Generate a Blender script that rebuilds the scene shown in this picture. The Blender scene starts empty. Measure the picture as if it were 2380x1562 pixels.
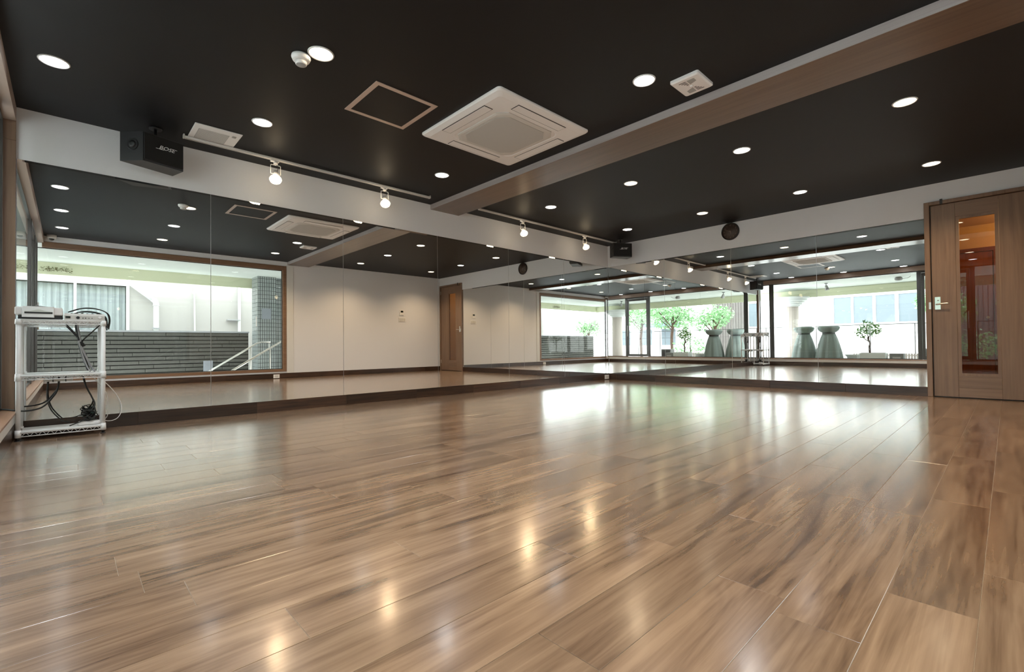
import bpy, math, random
from mathutils import Vector, Matrix
random.seed(7)
PI = math.pi
sc = bpy.context.scene
COL = sc.collection
# ------------------------------------------------------------------ camera
yaw, pitch, roll = math.radians(46.65732), math.radians(0.81055), math.radians(-0.57074)
fw = Vector((-math.sin(yaw)*math.cos(pitch), math.cos(yaw)*math.cos(pitch), math.sin(pitch)))
r0 = Vector((math.cos(yaw), math.sin(yaw), 0)); u0 = r0.cross(fw)
rt = r0*math.cos(roll) + u0*math.sin(roll); up = -r0*math.sin(roll) + u0*math.cos(roll)
cd = bpy.data.cameras.new('camera'); cam = bpy.data.objects.new('camera', cd); COL.objects.link(cam)
cam.matrix_world = Matrix(((rt.x, up.x, -fw.x, 5.1452), (rt.y, up.y, -fw.y, -7.3901), (rt.z, up.z, -fw.z, 0.6467), (0, 0, 0, 1)))
cd.sensor_width = 36; cd.lens = 1090.34*36/2380; cd.shift_x = 0.00125; cd.shift_y = 0.0031; cd.clip_start = 0.02
sc.camera = cam
# ------------------------------------------------------------------ world, exposure
SKY = 8.0
w = bpy.data.worlds.new('overcast_sky'); sc.world = w; w.use_nodes = True
bg = w.node_tree.nodes['Background']; bg.inputs[0].default_value = (0.90, 0.95, 1.0, 1); bg.inputs[1].default_value = SKY
sc.view_settings.view_transform = 'Standard'; sc.view_settings.look = 'None'
sc.view_settings.exposure = 0.05; sc.view_settings.gamma = 1; sc.view_settings.use_curve_mapping = False
sc.cycles.use_denoising = True
sc.cycles.max_bounces = 14; sc.cycles.diffuse_bounces = 4; sc.cycles.glossy_bounces = 8
sc.cycles.transmission_bounces = 8; sc.cycles.transparent_max_bounces = 16
sc.cycles.sample_clamp_indirect = 6.0; sc.cycles.blur_glossy = 0.5
P_WHITE, P_WARM, P_SPOT = 26.0, 46.0, 9.0

# ------------------------------------------------------------------ materials
def nt(name):
    m = bpy.data.materials.new(name); m.use_nodes = True
    return m, m.node_tree.nodes, m.node_tree.links, m.node_tree.nodes['Principled BSDF']
def plain(name, c, rough=0.6, metal=0.0, spec=0.5, bump=0.0, bscale=60, var=0.0):
    m, N, L, b = nt(name)
    b.inputs['Base Color'].default_value = (*c, 1); b.inputs['Roughness'].default_value = rough
    b.inputs['Metallic'].default_value = metal; b.inputs['Specular IOR Level'].default_value = spec
    if bump or var:
        tc = N.new('ShaderNodeTexCoord'); n = N.new('ShaderNodeTexNoise'); n.inputs['Scale'].default_value = bscale
        L.new(tc.outputs['Object'], n.inputs['Vector'])
        if bump:
            bp = N.new('ShaderNodeBump'); bp.inputs['Strength'].default_value = bump; bp.inputs['Distance'].default_value = 0.002
            L.new(n.outputs['Fac'], bp.inputs['Height']); L.new(bp.outputs[0], b.inputs['Normal'])
        if var:
            mr = N.new('ShaderNodeMapRange'); mr.inputs[3].default_value = 1-var; mr.inputs[4].default_value = 1+var
            L.new(n.outputs['Fac'], mr.inputs[0])
            mx = N.new('ShaderNodeVectorMath'); mx.operation = 'SCALE'; mx.inputs[0].default_value = c
            L.new(mr.outputs[0], mx.inputs['Scale']); L.new(mx.outputs[0], b.inputs['Base Color'])
    return m
def wood(name, stops, axis='Y', rough=0.3, spec=0.5, fine=55, long=1.6, bump=0.08, per_piece=0.25, coat=0.0, figure=0.5, ripple=0.0):
    """procedural wood: grain runs along the given local axis; every object gets its own patch and tone"""
    m, N, L, b = nt(name)
    tc = N.new('ShaderNodeTexCoord'); oi = N.new('ShaderNodeObjectInfo')
    off = N.new('ShaderNodeVectorMath'); off.operation = 'SCALE'; off.inputs[0].default_value = (37.1, 61.7, 23.3)
    L.new(oi.outputs['Random'], off.inputs['Scale'])
    ad = N.new('ShaderNodeVectorMath'); ad.operation = 'ADD'
    L.new(tc.outputs['Object'], ad.inputs[0]); L.new(off.outputs[0], ad.inputs[1])
    def grain(sf, sl, det, dist):
        mp = N.new('ShaderNodeMapping')
        s = [sf, sf, sf]; s['XYZ'.index(axis)] = sl; mp.inputs['Scale'].default_value = s
        L.new(ad.outputs[0], mp.inputs[0])
        n = N.new('ShaderNodeTexNoise'); n.inputs['Scale'].default_value = 1; n.inputs['Detail'].default_value = det
        n.inputs['Distortion'].default_value = dist; n.inputs['Roughness'].default_value = 0.6
        L.new(mp.outputs[0], n.inputs['Vector']); return n
    g1 = grain(fine, long, 5, 0.6); g2 = grain(fine*0.24, long*0.9, 3, 1.2)
    mx = N.new('ShaderNodeMix'); mx.data_type = 'FLOAT'; mx.inputs[0].default_value = figure
    L.new(g1.outputs['Fac'], mx.inputs[2]); L.new(g2.outputs['Fac'], mx.inputs[3])
    cr = N.new('ShaderNodeValToRGB'); cr.color_ramp.elements[0].position = stops[0][0]; cr.color_ramp.elements[0].color = (*stops[0][1], 1)
    cr.color_ramp.elements[1].position = stops[-1][0]; cr.color_ramp.elements[1].color = (*stops[-1][1], 1)
    for p, c in stops[1:-1]:
        e = cr.color_ramp.elements.new(p); e.color = (*c, 1)
    L.new(mx.outputs[0], cr.inputs[0])
    wn = N.new('ShaderNodeTexWhiteNoise'); wn.noise_dimensions = '1D'; L.new(oi.outputs['Random'], wn.inputs['W'])
    mr = N.new('ShaderNodeMapRange'); mr.inputs[3].default_value = 1-per_piece; mr.inputs[4].default_value = 1+per_piece
    L.new(wn.outputs['Value'], mr.inputs[0])
    sm = N.new('ShaderNodeVectorMath'); sm.operation = 'SCALE'; L.new(cr.outputs[0], sm.inputs[0]); L.new(mr.outputs[0], sm.inputs['Scale'])
    L.new(sm.outputs[0], b.inputs['Base Color'])
    bp = N.new('ShaderNodeBump'); bp.inputs['Strength'].default_value = bump; bp.inputs['Distance'].default_value = 0.001
    L.new(mx.outputs[0], bp.inputs['Height']); L.new(bp.outputs[0], b.inputs['Normal'])
    b.inputs['Roughness'].default_value = rough; b.inputs['Specular IOR Level'].default_value = spec
    if ripple:   # faint unevenness of the sheet surface
        rn_ = N.new('ShaderNodeTexNoise'); rn_.inputs['Scale'].default_value = 22; rn_.inputs['Detail'].default_value = 2
        L.new(tc.outputs['Object'], rn_.inputs['Vector'])
        rb = N.new('ShaderNodeBump'); rb.inputs['Strength'].default_value = ripple; rb.inputs['Distance'].default_value = 0.002
        L.new(rn_.outputs['Fac'], rb.inputs['Height']); L.new(rb.outputs[0], b.inputs['Normal']); L.new(rb.outputs[0], b.inputs['Coat Normal'])
    b.inputs['Coat Weight'].default_value = coat; b.inputs['Coat Roughness'].default_value = 0.15
    return m
def emit(name, c, s):
    m, N, L, b = nt(name)
    b.inputs['Base Color'].default_value = (*c, 1); b.inputs['Emission Color'].default_value = (*c, 1)
    b.inputs['Emission Strength'].default_value = s
    m.cycles.emission_sampling = 'NONE'
    return m
def glass(name, tint, ior=1.5, gloss=1.0):
    m = bpy.data.materials.new(name); m.use_nodes = True; N = m.node_tree.nodes; L = m.node_tree.links; N.clear()
    o = N.new('ShaderNodeOutputMaterial'); t = N.new('ShaderNodeBsdfTransparent'); t.inputs[0].default_value = (*tint, 1)
    g = N.new('ShaderNodeBsdfGlossy'); g.inputs['Roughness'].default_value = 0.0; g.inputs[0].default_value = (gloss, gloss, gloss, 1)
    f = N.new('ShaderNodeFresnel'); f.inputs[0].default_value = ior; mx = N.new('ShaderNodeMixShader')
    ge = N.new('ShaderNodeNewGeometry'); iv = N.new('ShaderNodeMath'); iv.operation = 'SUBTRACT'; iv.inputs[0].default_value = 1.0   # reflect once, at the face the ray enters
    ml = N.new('ShaderNodeMath'); ml.operation = 'MULTIPLY'; L.new(ge.outputs['Backfacing'], iv.inputs[1])
    L.new(f.outputs[0], ml.inputs[0]); L.new(iv.outputs[0], ml.inputs[1])
    L.new(ml.outputs[0], mx.inputs[0]); L.new(t.outputs[0], mx.inputs[1]); L.new(g.outputs[0], mx.inputs[2]); L.new(mx.outputs[0], o.inputs[0])
    return m
M = {}
M['wall'] = plain('white_wallpaper', (0.74, 0.735, 0.755), 0.85, bump=0.25, bscale=220)
M['trimwhite'] = plain('white_trim', (0.70, 0.69, 0.67), 0.5)
M['ceil'] = plain('black_ceiling_paint', (0.0064, 0.0066, 0.0078), 0.52, spec=0.25, bump=0.05, bscale=150)
M['floor'] = wood('oiled_walnut_vinyl', [(0.33, (0.068, 0.037, 0.021)), (0.42, (0.155, 0.094, 0.056)), (0.50, (0.228, 0.145, 0.090)), (0.64, (0.325, 0.217, 0.139))],
                  'Y', rough=0.25, spec=0.5, fine=44, long=1.25, bump=0.0, per_piece=0.15, coat=0.8, figure=0.6, ripple=0.10)
M['joint_glint'] = plain('floor_joint_glint', (0.42, 0.32, 0.23), 0.6)  # pale tone stands in for light glinting off the plank chamfers
M['base'] = wood('dark_walnut_skirting', [(0.35, (0.018, 0.009, 0.006)), (0.65, (0.075, 0.036, 0.020))], 'Y', rough=0.3, per_piece=0.3)
M['basex'] = wood('dark_walnut_skirting_back', [(0.35, (0.018, 0.009, 0.006)), (0.65, (0.075, 0.036, 0.020))], 'X', rough=0.3, per_piece=0.3)
oak = [(0.35, (0.165, 0.098, 0.062)), (0.65, (0.245, 0.154, 0.102))]
M['oakz'] = wood('door_veneer_upright', oak, 'Z', rough=0.38, fine=40, long=0.9, per_piece=0.05)
M['oakx'] = wood('door_veneer_level', oak, 'X', rough=0.38, fine=40, long=0.9, per_piece=0.08)
M['oaky'] = wood('frame_veneer', [(0.35, (0.17, 0.092, 0.052)), (0.65, (0.25, 0.145, 0.090))], 'Y', rough=0.38, fine=40, long=0.9, per_piece=0.05)
M['beam'] = wood('beam_veneer', [(0.35, (0.092, 0.053, 0.033)), (0.65, (0.145, 0.090, 0.058))], 'X', rough=0.30, fine=36, long=0.7, per_piece=0.04, coat=0.3)
M['beamside'] = wood('beam_pale_side', [(0.35, (0.36, 0.31, 0.30)), (0.65, (0.46, 0.42, 0.41))], 'X', rough=0.4, fine=36, long=0.7, per_piece=0.02)
M['sill'] = wood('sill_veneer', [(0.35, (0.26, 0.14, 0.08)), (0.65, (0.37, 0.21, 0.13))], 'X', rough=0.35, fine=40, long=0.9, per_piece=0.05)
M['mirror'] = plain('silvered_glass', (0.91, 0.92, 0.905), 0.0, metal=1.0)
M['glass'] = glass('window_glass', (0.96, 0.975, 0.96))
M['bronze'] = glass('bronze_door_glass', (0.72, 0.60, 0.44), 1.8)
M['plastic'] = plain('white_plastic', (0.80, 0.78, 0.77), 0.4)
M['plastic2'] = plain('off_white_plastic', (0.62, 0.60, 0.57), 0.5)
M['grille'] = plain('grey_grille', (0.36, 0.35, 0.34), 0.7)
M['acgrille'] = plain('pale_grey_filter', (0.50, 0.49, 0.47), 0.8)
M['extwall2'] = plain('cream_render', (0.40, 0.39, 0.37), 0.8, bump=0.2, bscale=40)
M['header'] = plain('beige_header_facing', (0.34, 0.255, 0.205), 0.5)
M['shedwall'] = plain('grey_brown_cladding', (0.17, 0.15, 0.145), 0.7)
M['rack'] = plain('white_coated_steel', (0.80, 0.80, 0.80), 0.35)
M['black'] = plain('black_plastic', (0.012, 0.012, 0.013), 0.35)
M['cloth'] = plain('black_speaker_cloth', (0.006, 0.006, 0.006), 0.85, bump=0.4, bscale=900)
M['spk'] = plain('black_vinyl_cabinet', (0.020, 0.020, 0.022), 0.45)
M['rubber'] = plain('black_rubber', (0.012, 0.012, 0.012), 0.6)
M['greycable'] = plain('grey_cable', (0.30, 0.30, 0.31), 0.45)
M['steel'] = plain('brushed_steel', (0.62, 0.60, 0.56), 0.28, metal=1.0)
M['chrome'] = plain('satin_chrome', (0.72, 0.72, 0.72), 0.18, metal=1.0)
M['alu'] = plain('dark_aluminium', (0.075, 0.070, 0.066), 0.3, metal=0.5)
M['copper'] = plain('bronze_hatch_trim', (0.56, 0.43, 0.36), 0.35, metal=0.2)
M['silver'] = plain('silver_logo', (0.80, 0.80, 0.80), 0.3)
M['dial'] = plain('brown_clock_dial', (0.060, 0.038, 0.028), 0.5, var=0.25, bscale=14)
M['numeral'] = plain('pale_brown_numerals', (0.26, 0.19, 0.15), 0.5)
M['lcd'] = plain('dark_display', (0.012, 0.014, 0.008), 0.15)
M['lensW'] = emit('cool_lamp_lens', (0.93, 0.96, 1.0), 14)
M['lensY'] = emit('warm_lamp_lens', (1.0, 0.86, 0.62), 12)
M['bulb'] = emit('warm_bulb', (1.0, 0.80, 0.52), 14)
M['soffit'] = plain('pale_green_soffit', (0.58, 0.62, 0.57), 0.6)
M['fascia'] = plain('yellow_green_fascia', (0.58, 0.60, 0.42), 0.6)
M['extwhite'] = plain('white_render', (0.78, 0.78, 0.76), 0.8, bump=0.2, bscale=40)
M['extgrey'] = plain('grey_paving', (0.58, 0.58, 0.57), 0.85, var=0.12, bscale=3)
M['brick'] = plain('dark_grey_tile_brick', (0.075, 0.074, 0.062), 0.6, var=0.2, bscale=9)
M['mortar'] = plain('black_mortar', (0.020, 0.020, 0.018), 0.9)
M['cap'] = plain('grey_coping', (0.36, 0.37, 0.38), 0.5)
M['tile'] = plain('grey_green_wall_tile', (0.30, 0.33, 0.32), 0.25, var=0.15, bscale=6)
M['grout'] = plain('dark_grout', (0.035, 0.037, 0.037), 0.9)
M['curtain'] = plain('pale_blue_curtain', (0.46, 0.49, 0.53), 0.8)
M['cover'] = plain('sage_grey_cover', (0.19, 0.23, 0.21), 0.7, bump=0.3, bscale=30)
M['coverband'] = plain('dark_strap', (0.02, 0.022, 0.02), 0.6)
M['column'] = plain('pinkish_white_column', (0.62, 0.54, 0.49), 0.7)
M['leaf'] = plain('green_leaves', (0.12, 0.30, 0.055), 0.55, var=0.45, bscale=9)
M['leafpale'] = plain('pale_green_leaves', (0.26, 0.46, 0.23), 0.55, var=0.4, bscale=2)
M['bark'] = plain('brown_bark', (0.08, 0.045, 0.03), 0.8)
M['potw'] = plain('white_pot', (0.62, 0.64, 0.62), 0.6)
M['boxgrey'] = plain('grey_metal_box', (0.16, 0.16, 0.155), 0.5)
M['pinkwall'] = plain('beige_corridor_wall', (0.62, 0.47, 0.30), 0.8)
M['redwood'] = wood('red_brown_door', [(0.35, (0.14, 0.045, 0.018)), (0.65, (0.24, 0.08, 0.03))], 'Z', rough=0.3)
M['bluegrey'] = plain('blue_grey_awning', (0.18, 0.24, 0.36), 0.7)
M['winblue'] = plain('far_window_curtain', (0.165, 0.20, 0.23), 0.5)
M['board'] = plain('grey_notice_board', (0.26, 0.28, 0.31), 0.4)
M['vine'] = plain('dry_vine', (0.14, 0.13, 0.06), 0.9)
M['greenplug'] = plain('dark_green_plug', (0.008, 0.032, 0.025), 0.5)

# ------------------------------------------------------------------ mesh helpers
class MB:
    def __init__(s): s.v = []; s.f = []; s.smooth = set()
    def add(s, vs, fs, smooth=False):
        o = len(s.v); s.v += [tuple(x) for x in vs]
        for f in fs:
            if smooth: s.smooth.add(len(s.f))
            s.f.append(tuple(i+o for i in f))
        return s
    def box(s, x0, x1, y0, y1, z0, z1, c=0.0):
        if c <= 0:
            vs = [(x0,y0,z0),(x1,y0,z0),(x1,y1,z0),(x0,y1,z0),(x0,y0,z1),(x1,y0,z1),(x1,y1,z1),(x0,y1,z1)]
            return s.add(vs, [(3,2,1,0),(4,5,6,7),(0,1,5,4),(1,2,6,5),(2,3,7,6),(3,0,4,7)])
        # chamfered box: 24 verts
        X=(x0,x1);Y=(y0,y1);Z=(z0,z1); vs=[]; idx={}
        for i in (0,1):
            for j in (0,1):
                for k in (0,1):
                    sx=1 if i==0 else -1; sy=1 if j==0 else -1; sz=1 if k==0 else -1
                    for a in range(3):
                        p=[X[i]+c*sx,Y[j]+c*sy,Z[k]+c*sz]; p[a]=(X[i],Y[j],Z[k])[a]
                        idx[(i,j,k,a)]=len(vs); vs.append(tuple(p))
        F=[]
        for a in range(3):
            b,d=[q for q in range(3) if q!=a]
            for e in (0,1):
                q=[]
                for (m,n) in ((0,0),(1,0),(1,1),(0,1)):
                    t=[0,0,0];t[a]=e;t[b]=m;t[d]=n;q.append(idx[(*t,a)])
                if (e==0)==(a!=1): q=q[::-1]
                F.append(tuple(q))
        for a in range(3):   # edges along axis a
            b,d=[q for q in range(3) if q!=a]
            for m in (0,1):
                for n in (0,1):
                    t0=[0,0,0];t1=[0,0,0];t0[b]=t1[b]=m;t0[d]=t1[d]=n;t1[a]=1
                    F.append((idx[(*t0,b)],idx[(*t1,b)],idx[(*t1,d)],idx[(*t0,d)]))
        for i in (0,1):
            for j in (0,1):
                for k in (0,1): F.append((idx[(i,j,k,0)],idx[(i,j,k,1)],idx[(i,j,k,2)]))
        s.fix=True
        return s.add(vs,F)
    def prism(s, poly, z0, z1):
        n = len(poly); vs = [(x, y, z0) for x, y in poly] + [(x, y, z1) for x, y in poly]
        return s.add(vs, [tuple(range(n))[::-1], tuple(range(n, 2*n))] + [(i, (i+1) % n, n+(i+1) % n, n+i) for i in range(n)])
    def cyl(s, p, q, r, n=16, r2=None, cap=True, smooth=True):
        p, q = Vector(p), Vector(q); d = (q-p).normalized(); a = d.orthogonal().normalized(); b = d.cross(a)
        r2 = r if r2 is None else r2; vs = []
        for (c, rr) in ((p, r), (q, r2)):
            for i in range(n):
                t = 2*PI*i/n; vs.append(c + a*math.cos(t)*rr + b*math.sin(t)*rr)
        s.add(vs, [(i, (i+1) % n, n+(i+1) % n, n+i) for i in range(n)], smooth)
        if cap:
            o = len(s.v)-2*n; s.f.append(tuple(range(o, o+n))[::-1]); s.f.append(tuple(range(o+n, o+2*n)))
        return s
    def tube(s, pts, r, n=6, smooth=True, sub=4):
        P = [Vector(p) for p in pts]
        if sub > 1 and len(P) > 2:
            Q = []
            for i in range(len(P)-1):
                a, b, c, d = P[max(i-1, 0)], P[i], P[i+1], P[min(i+2, len(P)-1)]
                for k in range(sub):
                    t = k/sub
                    Q.append(0.5*((2*b)+(c-a)*t+(2*a-5*b+4*c-d)*t*t+(3*b-a-3*c+d)*t**3))
            P = Q+[P[-1]]
        vs = []; ref = None
        for i, p in enumerate(P):
            d = (P[min(i+1, len(P)-1)]-P[max(i-1, 0)])
            d = d.normalized() if d.length > 1e-9 else Vector((0, 0, 1))
            a = d.orthogonal().normalized() if ref is None else (ref - d*ref.dot(d)).normalized()
            ref = a; b = d.cross(a)
            for k in range(n):
                t = 2*PI*k/n; vs.append(p+a*math.cos(t)*r+b*math.sin(t)*r)
        fs = [(i*n+k, i*n+(k+1) % n, (i+1)*n+(k+1) % n, (i+1)*n+k) for i in range(len(P)-1) for k in range(n)]
        fs += [tuple(range(n))[::-1], tuple(range((len(P)-1)*n, len(P)*n))]
        return s.add(vs, fs, smooth)
    def lathe(s, prof, c, n=32, smooth=True, mod=None):
        vs = []
        for j, (r, z) in enumerate(prof):
            for i in range(n):
                t = 2*PI*i/n; k = 1 if mod is None else mod(t, j/(len(prof)-1))
                vs.append((c[0]+r*k*math.cos(t), c[1]+r*k*math.sin(t), c[2]+z))
        fs = [(j*n+i, j*n+(i+1) % n, (j+1)*n+(i+1) % n, (j+1)*n+i) for j in range(len(prof)-1) for i in range(n)]
        s.add(vs, fs, smooth)
        o = len(s.v)-len(vs)
        if prof[0][0] > 1e-6: s.f.append(tuple(range(o, o+n))[::-1])
        if prof[-1][0] > 1e-6: s.f.append(tuple(range(o+(len(prof)-1)*n, o+len(prof)*n)))
        return s
    def mesh(s, name, mat, off=(0, 0, 0)):
        me = bpy.data.meshes.new(name)
        me.from_pydata([(x-off[0], y-off[1], z-off[2]) for x, y, z in s.v], [], s.f)
        if s.smooth:
            for i in s.smooth: me.polygons[i].use_smooth = True
        me.materials.append(mat)
        if getattr(s, 'fix', False):
            import bmesh
            bm = bmesh.new(); bm.from_mesh(me); bmesh.ops.recalc_face_normals(bm, faces=bm.faces); bm.to_mesh(me); bm.free()
        me.update(); return me
    def build(s, name, mat, parent=None, loc=None):
        """verts are in world coordinates; the object's origin is its parent's, or loc"""
        pl = Vector(parent.location) if parent is not None else Vector((0, 0, 0))
        if parent is not None and parent.parent is not None: pl += Vector(parent.parent.location)
        base = Vector(loc) if loc is not None else (pl if parent is not None else Vector((0, 0, 0)))
        o = bpy.data.objects.new(name, s.mesh(name, mat, base)); COL.objects.link(o)
        if parent is not None: o.parent = parent
        o.location = base-pl
        return o
def B(*a, **k): return MB().box(*a, **k)
def tag(o, label=None, cat=None, group=None, kind=None):
    if label: o['label'] = label
    if cat: o['category'] = cat
    if group: o['group'] = group
    if kind: o['kind'] = kind
    return o
def thing(name, loc, label, cat, group=None, kind=None):
    o = bpy.data.objects.new(name, None); COL.objects.link(o); o.location = loc; o.empty_display_size = 0.1
    return tag(o, label, cat, group, kind)
def struct(o, label): o['kind'] = 'structure'; o['label'] = label; return o
def kids(o): return [c for c in bpy.data.objects if c.parent == o]
def dup(root, loc, label, group=None):
    r = root.copy(); COL.objects.link(r); r.location = loc; r['label'] = label
    if group: r['group'] = group
    for ch in kids(root):
        c = ch.copy(); COL.objects.link(c); c.parent = r
        for g in kids(ch):
            d = g.copy(); COL.objects.link(d); d.parent = c
    return r

H = 2.5; LX = 5.5; LY = 7.68; ZT = 2.107; ZB = 0.112
# ================================================================== SETTING
# ---- floor: subfloor slab, every plank a part
fl = struct(B(-0.15, LX+0.15, -LY-0.12, 0.15, -0.10, -0.0014).build('floor', M['joint_glint']), 'glossy brown wood-look plank floor of the studio')
PW, PL, GAP = 0.170, 1.050, 0.0006
full = None; phase = {26: -4.80, 25: -5.10, 24: -5.02, 23: -4.52, 22: -4.93, 21: -5.21, 20: -6.996, 19: -6.60}
plank_mesh = B(-PW/2+GAP, PW/2-GAP, -PL/2+GAP, PL/2-GAP, -0.0014, 0.0, c=0.0005).mesh('plank', M['floor'])
for i in range(-3, 35):
    x0 = 4.918 + (i-28)*PW; x1 = x0+PW
    if x1 <= 0.002 or x0 >= LX-0.002: continue
    k = i-2
    ph = phase.get(k, random.Random(i*17+3).uniform(0, PL))
    y = ph
    while y > -LY: y -= PL
    while y < 0:
        ya, yb = max(y, -LY), min(y+PL, 0.0); xa, xb = max(x0, 0.0), min(x1, LX)
        if yb-ya > 0.03 and xb-xa > 0.01:
            if yb-ya > PL-1e-4 and xb-xa > PW-1e-4:
                o = bpy.data.objects.new('plank', plank_mesh); COL.objects.link(o); o.location = ((xa+xb)/2, (ya+yb)/2, 0); o.parent = fl
            else:
                cx, cy = (xa+xb)/2, (ya+yb)/2
                B(xa+GAP, xb-GAP, ya+GAP, yb-GAP, -0.0014, 0.0, c=0.0005).build('plank', M['floor'], fl, loc=(cx, cy, 0))
        y += PL
# ---- ceiling
struct(B(-0.15, LX+0.15, -LY-0.12, 0.15, H, H+0.12).build('ceiling', M['ceil']), 'matt black painted ceiling')
# ---- left mirrored wall (plane x=0)
wl = MB(); wl.box(-0.15, -0.010, -LY-0.12, 0.15, -0.1, H); wl.box(-0.010, 0.0, -LY-0.12, 0.0, ZT, H)
struct(wl.build('wall_left', M['wall']), 'white wall with a plain band above the long mirror')
b0 = struct(B(-0.010, -0.004, -LY, 0, 0, ZB-0.001).build('baseboard_left', M['base']), 'dark walnut skirting under the long left mirror')
ys = [-LY, -6.95, -6.02, -5.1, -4.18, -3.26, -2.34, -1.42, -0.5, -0.001]
for a, b in zip(ys[:-1], ys[1:]):
    B(-0.004, 0.002, a+0.0008, b-0.0008, 0.0005, ZB-0.001, c=0.0006).build('board', M['base'], b0, loc=(0, (a+b)/2, 0))
# ---- back wall (plane y=0): mirror, then door
wb = MB(); wb.box(-0.15, 4.487, 0.010, 0.15, -0.1, H); wb.box(0.0, 4.487, 0.0, 0.010, ZT, H); wb.box(4.487, LX+0.15, 0.0, 0.15, 2.285, H)
wb.box(5.47, LX+0.15, 0.0, 0.15, -0.1, 2.285)
struct(wb.build('wall_back', M['wall']), 'white wall with a plain band above the back mirror and door')
b1 = struct(B(0.0, 4.485, 0.004, 0.010, 0, ZB-0.001).build('baseboard_back', M['basex']), 'dark walnut skirting under the back mirror')
xs = [0.003, 0.16, 0.95, 1.86, 2.77, 3.68, 4.484]
for a, b in zip(xs[:-1], xs[1:]):
    B(a+0.0008, b-0.0008, -0.002, 0.004, 0.0005, ZB-0.001, c=0.0006).build('board', M['basex'], b1, loc=((a+b)/2, 0, 0))
# ---- right wall (plane x=LX)
wr = MB(); wr.box(LX, LX+0.15, -3.98, 0.0, -0.1, H); wr.box(LX, LX+0.12, -LY-0.12, -3.98, 2.41, H); wr.box(LX, LX+0.12, -LY-0.12, -3.98, -0.1, 0.145)
struct(wr.build('wall_right', M['wall']), 'warm white wall beside the corridor window')
struct(B(LX-0.012, LX-0.0005, -3.97, -3.83, ZB+0.001, 2.43, c=0.002).build('trim_1', M['trimwhite']), 'white upright trim beside the corridor window')
b2 = struct(B(LX-0.006, LX-0.0005, -LY, -0.001, 0.0005, ZB).build('baseboard_right', M['base']), 'dark walnut skirting along the right wall')
for a, b in zip(ys[:-1], ys[1:]):
    B(LX-0.010, LX-0.0062, a+0.001, b-0.001, 0.001, ZB, c=0.0006).build('board', M['base'], b2, loc=(LX, (a+b)/2, 0))
# ---- front window wall (plane y=-LY)
wf = MB(); wf.box(0.0, LX, -LY-0.12, -LY, 2.385, H); wf.box(0.0, LX, -LY-0.12, -LY, -0.1, 0.185)
struct(wf.build('wall_front', M['header']), 'narrow veneer band above and below the street windows')
struct(B(0.0, LX, -LY, -LY+0.006, ZB, 0.186, c=0.001).build('trim_2', M['trimwhite']), 'pale strip under the street window sill')
struct(B(0.0005, LX-0.0005, -LY+0.0002, -LY+0.005, 0.0005, ZB-0.001).build('baseboard_front', M['basex']), 'dark skirting under the street windows')
struct(B(0.0005, LX-0.0005, -LY-0.10, -LY+0.018, 0.187, 0.206, c=0.003).build('trim_3', M['sill']), 'reddish wood sill board under the street windows')
tj = MB(); tj.box(0.0005, 0.022, -LY-0.068, -LY-0.001, 0.207, 2.235, c=0.001); tj.box(0.0005, 0.026, -LY-0.068, -LY-0.0005, 2.236, 2.384, c=0.001)
struct(tj.build('trim_4', M['oakz']), 'wood jamb at the left end of the street windows')

# ---- street windows and glass door
YG = -LY-0.085
def window(name, x0, x1, z0, z1, label, fr=0.022, mat='alu'):
    t = thing(name, (x0, YG, z0), label, None); t['kind'] = 'structure'
    m = MB(); d = 0.018
    m.box(x0, x0+fr, YG-d, YG+d, z0, z1); m.box(x1-fr, x1, YG-d, YG+d, z0, z1)
    m.box(x0+fr, x1-fr, YG-d, YG+d, z0, z0+fr); m.box(x0+fr, x1-fr, YG-d, YG+d, z1-fr, z1)
    m.build('window_frame', M[mat], t)
    B(x0+fr, x1-fr, YG-0.004, YG+0.004, z0+fr, z1-fr).build('pane', M['glass'], t)
    return t
window('window_1', 0.03, 0.325, 0.207, 2.384, 'narrow street window pane beside the mirrored left wall')
window('window_2', 0.395, 3.655, 0.207, 2.384, 'wide street window looking onto the terrace')
window('window_3', 4.625, LX-0.03, 0.207, 2.384, 'street window pane beside the corner post')
struct(B(0.327, 0.393, YG-0.035, YG+0.024, 0.207, 2.384, c=0.003).build('trim_5', M['alu']), 'dark metal post between two street windows')
gd = thing('door_1', (4.14, YG, 0.207), 'black framed glass door to the terrace', None); gd['kind'] = 'structure'
m = MB(); m.box(3.657, 3.715, YG-0.03, YG+0.024, 0.207, 2.384); m.box(4.565, 4.623, YG-0.03, YG+0.024, 0.207, 2.384); m.box(3.715, 4.565, YG-0.03, YG+0.024, 2.33, 2.384)
m.build('door_frame', M['alu'], gd)
m = MB(); m.box(3.718, 3.775, YG-0.02, YG+0.016, 0.215, 2.325); m.box(4.505, 4.562, YG-0.02, YG+0.016, 0.215, 2.325)
m.box(3.775, 4.505, YG-0.02, YG+0.016, 2.245, 2.325); m.box(3.775, 4.505, YG-0.02, YG+0.016, 0.215, 0.30)
m.build('sash', M['alu'], gd)
B(3.775, 4.505, YG-0.004, YG+0.004, 0.30, 2.245).build('pane', M['glass'], gd)
m = MB(); m.cyl((4.535, YG+0.055, 0.95), (4.535, YG+0.055, 1.35), 0.010, 10); m.cyl((4.535, YG+0.02, 1.0), (4.535, YG+0.055, 1.0), 0.007, 8); m.cyl((4.535, YG+0.02, 1.3), (4.535, YG+0.055, 1.3), 0.007, 8)
m.build('handle', M['steel'], gd)
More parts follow.
